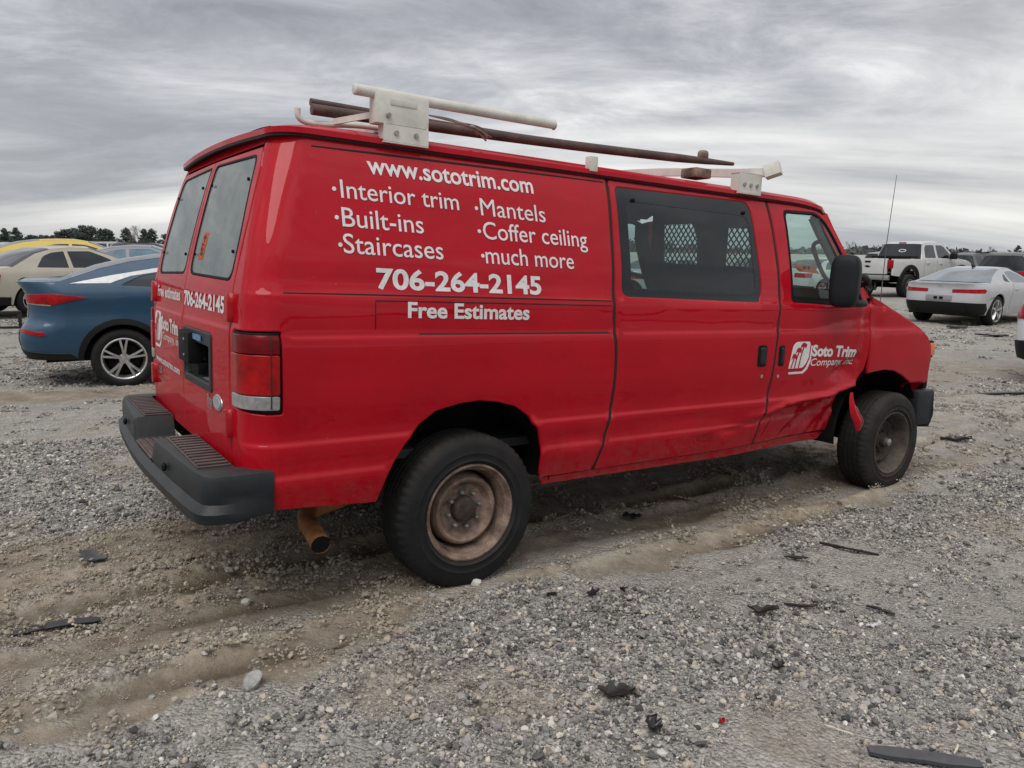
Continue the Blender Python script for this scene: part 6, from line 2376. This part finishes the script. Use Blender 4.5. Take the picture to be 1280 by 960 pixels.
# low far woods all round the horizon, one mass
fv, ff_ = [], []
rw_ = np.random.default_rng(9)
for k in range(5200):
    a = rw_.random() * 2 * math.pi
    d = 640 + 160 * rw_.random()
    x, y = d * math.sin(a), d * math.cos(a)
    zz_ = float(base_z(x, y)) - 1
    hgt = 1.25 * (5.5 + 3.0 * math.sin(a * 7 + 1) + 2.5 * math.sin(a * 17)) * (.55 + .6 * rw_.random())
    for q in range(4):
        p = np.array([x, y, zz_ + hgt * (.25 + .75 * rw_.random())]) + rw_.normal(size=3) * np.array([2.5, 2.5, .8])
        u, w = rw_.normal(size=3) * 1.7, rw_.normal(size=3) * 1.7
        b = len(fv)
        fv += [p - u, p + w, p + u, p - w]
        ff_.append((b, b + 1, b + 2, b + 3))
    b = len(fv)
    t_ = np.array([math.cos(a), -math.sin(a), 0]) * 4.5
    fv += [np.array([x, y, zz_]) - t_, np.array([x, y, zz_]) + t_, np.array([x, y, zz_ + hgt * .8]) + t_ * .6, np.array([x, y, zz_ + hgt * .8]) - t_ * .6]
    ff_.append((b, b + 1, b + 2, b + 3))
fw = MB().add(fv, ff_).build('far_woods', principled('far_wood', (.085, .098, .095), rough=.95, var=.3, vscale=.05), None, smooth=False)
fw['kind'] = 'stuff'

# thin mast far away on the right
x, y, z = gpos(1175, 240)
ms = sweep('radio_mast', [(x, y, z), (x, y, z + 4.6)], [.09, .05], principled('mast_grey', (.25, .25, .26), rough=.7))
tag(ms, 'thin grey mast on the horizon above the silver pickup bonnet', 'mast')
# ------------------------------------------------------------------ loose pieces on the ground
def ground_at(px, py):
    """Where the line of sight through a photo point first meets the ground."""
    Mx = cam.matrix_world.to_3x3()
    d = np.array(Mx @ Vector(((px - 640) / 949.5, -(py - 480) / 949.5, -1)))
    o = np.array([0, 0, CAM_H])
    s = np.arange(.5, 60, .01)
    p = o + d * s[:, None]
    z = base_z(p[:, 0], p[:, 1])
    k = int(np.argmax(p[:, 2] < z + .04))
    s = s[max(0, k - 40):k + 200]
    p = o + d * s[:, None]
    z = ground_z(p[:, 0], p[:, 1])
    k = int(np.argmax(p[:, 2] < z))
    return p[k, 0], p[k, 1], float(z[k])


SHARD = principled('black_plastic_shard', (.010, .010, .011), rough=.35, var=.4, vscale=30, dust=.06)
SHARDG = principled('grey_plastic_shard', (.045, .049, .056), rough=.45, var=.25, vscale=30, dust=.12)
CLEARP = principled('pale_plastic_shard', (.50, .51, .51), rough=.5, var=.2)


def shard(name, px, py, ln, wd, th, ang, bend, mat, label, cat, seed=0, curl=.02, group=None, lift=.012):
    """A broken bent strip or flake lying on the gravel."""
    r = np.random.default_rng(seed)
    x, y, z = ground_at(px, py)
    n, m = 11, 5
    V = []
    strip = 'strip' in name or 'stalk' in name
    e0, e1 = r.random(n), r.random(n)
    zn = r.normal(size=(n, m)) * (.0008 if strip else .0025)
    fold = (r.random() - .5) * .6
    for lay in (1, -1):
        for i in range(n):
            t = i / (n - 1) - .5
            if strip:
                h0 = h1 = wd * .5 * (1 - .45 * abs(2 * t)**5)
                h0, h1 = h0 * (.9 + .2 * e0[i]), h1 * (.9 + .2 * e1[i])
            else:
                tap = 1 - .85 * abs(2 * t)**1.7
                h0, h1 = wd * .5 * tap * (.45 + 1.0 * e0[i]), wd * .5 * tap * (.45 + 1.0 * e1[i])
            for j in range(m):
                s = j / (m - 1)
                ly = -h0 + (h0 + h1) * s
                lx = t * ln
                lz = lay * th / 2 + (curl * abs(t - fold * .5) * 1.5 + curl * .9 * (abs(ly) / max(wd, 1e-6)) ** 1.0 if not strip else curl * (.25 - t * t) * 2.2) + zn[i, j]
                V.append((lx, ly + bend * (t * t - .08) * ln, lz))
    F = []
    k = n * m
    for i in range(n - 1):
        for j in range(m - 1):
            a, b, c, d = i * m + j, i * m + j + 1, (i + 1) * m + j + 1, (i + 1) * m + j
            F += [(a, d, c, b), (k + a, k + b, k + c, k + d)]
    rim = [i * m for i in range(n)] + [(n - 1) * m + j for j in range(1, m)] + [i * m + m - 1 for i in range(n - 2, -1, -1)] + [j for j in range(m - 2, 0, -1)]
    for q in range(len(rim)):
        a, b = rim[q], rim[(q + 1) % len(rim)]
        F.append((a, b, k + b, k + a))
    o = MB().add(V, F).build(name, mat, sharp=40)
    o.location = (x, y, z + lift)
    o.rotation_euler = (0, 0, R(ang))
    tag(o, label, cat, group)
    return o


P = 'plastic piece'
shard('plastic_shard', 118, 703, .17, .10, .004, -25, .1, SHARDG, 'bent grey plastic flap lying on the gravel left of the van bumper', P, 1, .035)
shard('plastic_strip', 72, 786, .30, .055, .006, 25, -.1, SHARD, 'long torn black strip half buried in the mud at lower left', P, 2, .012)
shard('plastic_shard', 770, 873, .13, .075, .004, -8, .25, SHARD, 'broad glossy black flake in the foreground gravel below the rear wheel', P, 3, .03)
shard('plastic_shard', 817, 919, .06, .05, .004, -50, .1, SHARD, 'small upright black chip at the bottom of the foreground gravel', P, 4, .045)
shard('plastic_shard', 790, 650, .12, .085, .006, 10, .0, SHARD, 'squarish black pad on the mud between the van wheels', P, 5, .02)
shard('plastic_strip', 1058, 689, .32, .024, .006, -32, .22, SHARD, 'curved black trim strip lying right of the muddy track', P, 6, .01)
shard('plastic_shard', 995, 701, .12, .03, .005, -10, .1, SHARD, 'flat black sliver left of the curved trim strip', P, 7, .012)
shard('plastic_shard', 953, 770, .13, .06, .005, -20, .2, SHARD, 'crumpled black scrap on the dirt patch in front of the curved strip', P, 8, .035)
shard('plastic_strip', 1002, 761, .15, .018, .005, -5, .7, SHARD, 'small arched black strip beside the crumpled scrap', P, 9, .01)
shard('plastic_strip', 1100, 766, .12, .022, .005, -42, .05, SHARD, 'straight short black strip pointing down right in the gravel', P, 10, .01)
shard('plastic_shard', 972, 838, .055, .04, .004, 40, .1, SHARD, 'tiny dark flake alone on the pale gravel', P, 11, .02)
shard('plastic_shard', 741, 747, .06, .05, .004, 15, .1, SHARD, 'small black chip at the edge of the muddy track, left one', P, 12, .025)
shard('plastic_shard', 779, 745, .05, .028, .004, 45, .1, SHARD, 'small black chip standing right of another at the track edge', P, 13, .03)
shard('plastic_strip', 1155, 953, .32, .05, .012, -12, .05, SHARDG, 'dark blue grey trim strip at the bottom right edge', P, 14, .008)
shard('plastic_shard', 1092, 787, .07, .03, .003, 5, .1, CLEARP, 'clear pale plastic piece near the short black strip', P, 15, .012)
shard('plastic_strip', 1258, 494, .95, .07, .02, 8, .08, SHARD, 'long black strip on the gravel at the right edge beyond the van', P, 16, .03)
shard('plastic_shard', 1195, 552, .30, .05, .02, 5, .1, SHARD, 'low dark scrap on the gravel right of the front wheel', P, 17, .03)
shard('plastic_strip', 690, 746, .0001 + .05, .02, .004, 20, .3, SHARD, 'thin dark sliver in the gravel below the rear tyre', P, 18, .01)
shard('plastic_strip', 423, 812, .085, .012, .004, 42, .3, principled('brown_twig', (.16, .12, .08), rough=.9), 'thin brown twig lying on the sandy track', 'twig', 19, .004)
shard('car_debris', 1196, 411, .60, .30, .03, 20, .1, SHARDG, 'grey broken bumper fragment on the ground below the silver coupe tail', P, 20, .06)
shard('car_debris', 1207, 408, .35, .14, .03, 70, .1, SHARD, 'upright black fragment beside the grey bumper piece', P, 21, .10)
shard('car_debris', 1240, 421, .70, .20, .02, 0, .2, SHARD, 'flat black scrap on the gravel in front of the coupe wheel', P, 22, .04)
for px, py, ln, ang, sd_ in ((1047, 918, .085, -35, 31), (1195, 942, .06, 50, 32)):
    o = shard('straw_stalk', px, py, ln, .006, .003, ang, .12, principled('straw', (.55, .50, .40), rough=.9), 'pale dry stalk lying on the foreground gravel, ' + ('left one' if sd_ == 31 else 'right one'), 'stalk', sd_, .004)
o = shard('red_chip', 902, 908, .025, .02, .003, 30, .1, RLENS, 'tiny red lens chip in the foreground gravel', P, 33, .006)

# the black bracket standing left of the blue car
x, y, z = ground_at(12, 411)
br = empty('bumper_bracket', loc=(x, y, z), heading=R(25))
tag(br, 'black open bumper bracket standing behind the blue crossover at the left edge', P)
for lo, hi in (((-.22, -.03, 0), (.22, .03, .05)), ((-.22, -.03, .05), (-.15, .03, .34)), ((.16, -.03, .05), (.22, .03, .30)), ((-.22, -.04, .30), (.22, .04, .35))):
    MB().add(*box_data(lo, hi, .012)).build('bracket_bar', SHARD, br)

# bigger loose stones
RK = [principled('rock_white', (.55, .53, .48), rough=.9, var=.25, vscale=30, bump=.5, bscale=60), principled('rock_grey', (.30, .295, .28), rough=.9, var=.35, vscale=25, bump=.5, bscale=60),
      principled('rock_tan', (.38, .32, .25), rough=.9, var=.3, vscale=25, bump=.5, bscale=60)]


def rock(px, py, s, k, label, seed, group=None):
    r = np.random.default_rng(seed)
    bm = bmesh.new()
    bmesh.ops.create_icosphere(bm, subdivisions=2, radius=1)
    ax = r.normal(size=(7, 3))
    ax /= np.linalg.norm(ax, axis=1, keepdims=True)
    lim = .55 + .35 * r.random(7)
    for v in bm.verts:
        c = np.array(v.co)
        for a, l in zip(ax, lim):
            d = c @ a
            if d > l:
                c = c - a * (d - l) * .9
        v.co = Vector((c * np.array([1.15, .9, .72]) * s).tolist())
    V = [tuple(v.co) for v in bm.verts]
    F = [tuple(v.index for v in f.verts) for f in bm.faces]
    bm.free()
    x, y, z = ground_at(px, py)
    o = MB().add(V, F).build('rock', RK[k], sharp=25)
    o.location = (x, y, z + s * .35)
    o.rotation_euler = (r.normal() * .2, r.normal() * .2, r.random() * 6.28)
    tag(o, label, 'stone', group)
    return o


rock(595, 731, .026, 0, 'white angular stone wedged against the rear tyre', 1)
rock(316, 858, .040, 1, 'largest grey stone at the edge of the foreground gravel', 2)
rock(308, 757, .024, 0, 'pale stone on the mud left of the rear wheel', 3)
rock(828, 945, .020, 0, 'pale rounded stone at the bottom beside the small black chip', 4)
rock(700, 738, .017, 0, 'light stone on the sandy ridge right of the rear tyre', 5)
rr_ = random.Random(12)
g_ = 'larger loose stones on the gravel'
for k in range(70):
    px, py = rr_.uniform(-60, 1340), 560 + 420 * rr_.random()**.8
    x, y, z = ground_at(px, py)
    xv, yv = van_xy(x, y)
    if -1.3 < xv < 4.4 and -.97 < yv < 1.0:
        continue
    rock(px, py, rr_.uniform(.011, .020), rr_.choice([0, 1, 1, 2]), 'loose stone a little larger than the gravel around it', 100 + k, g_)
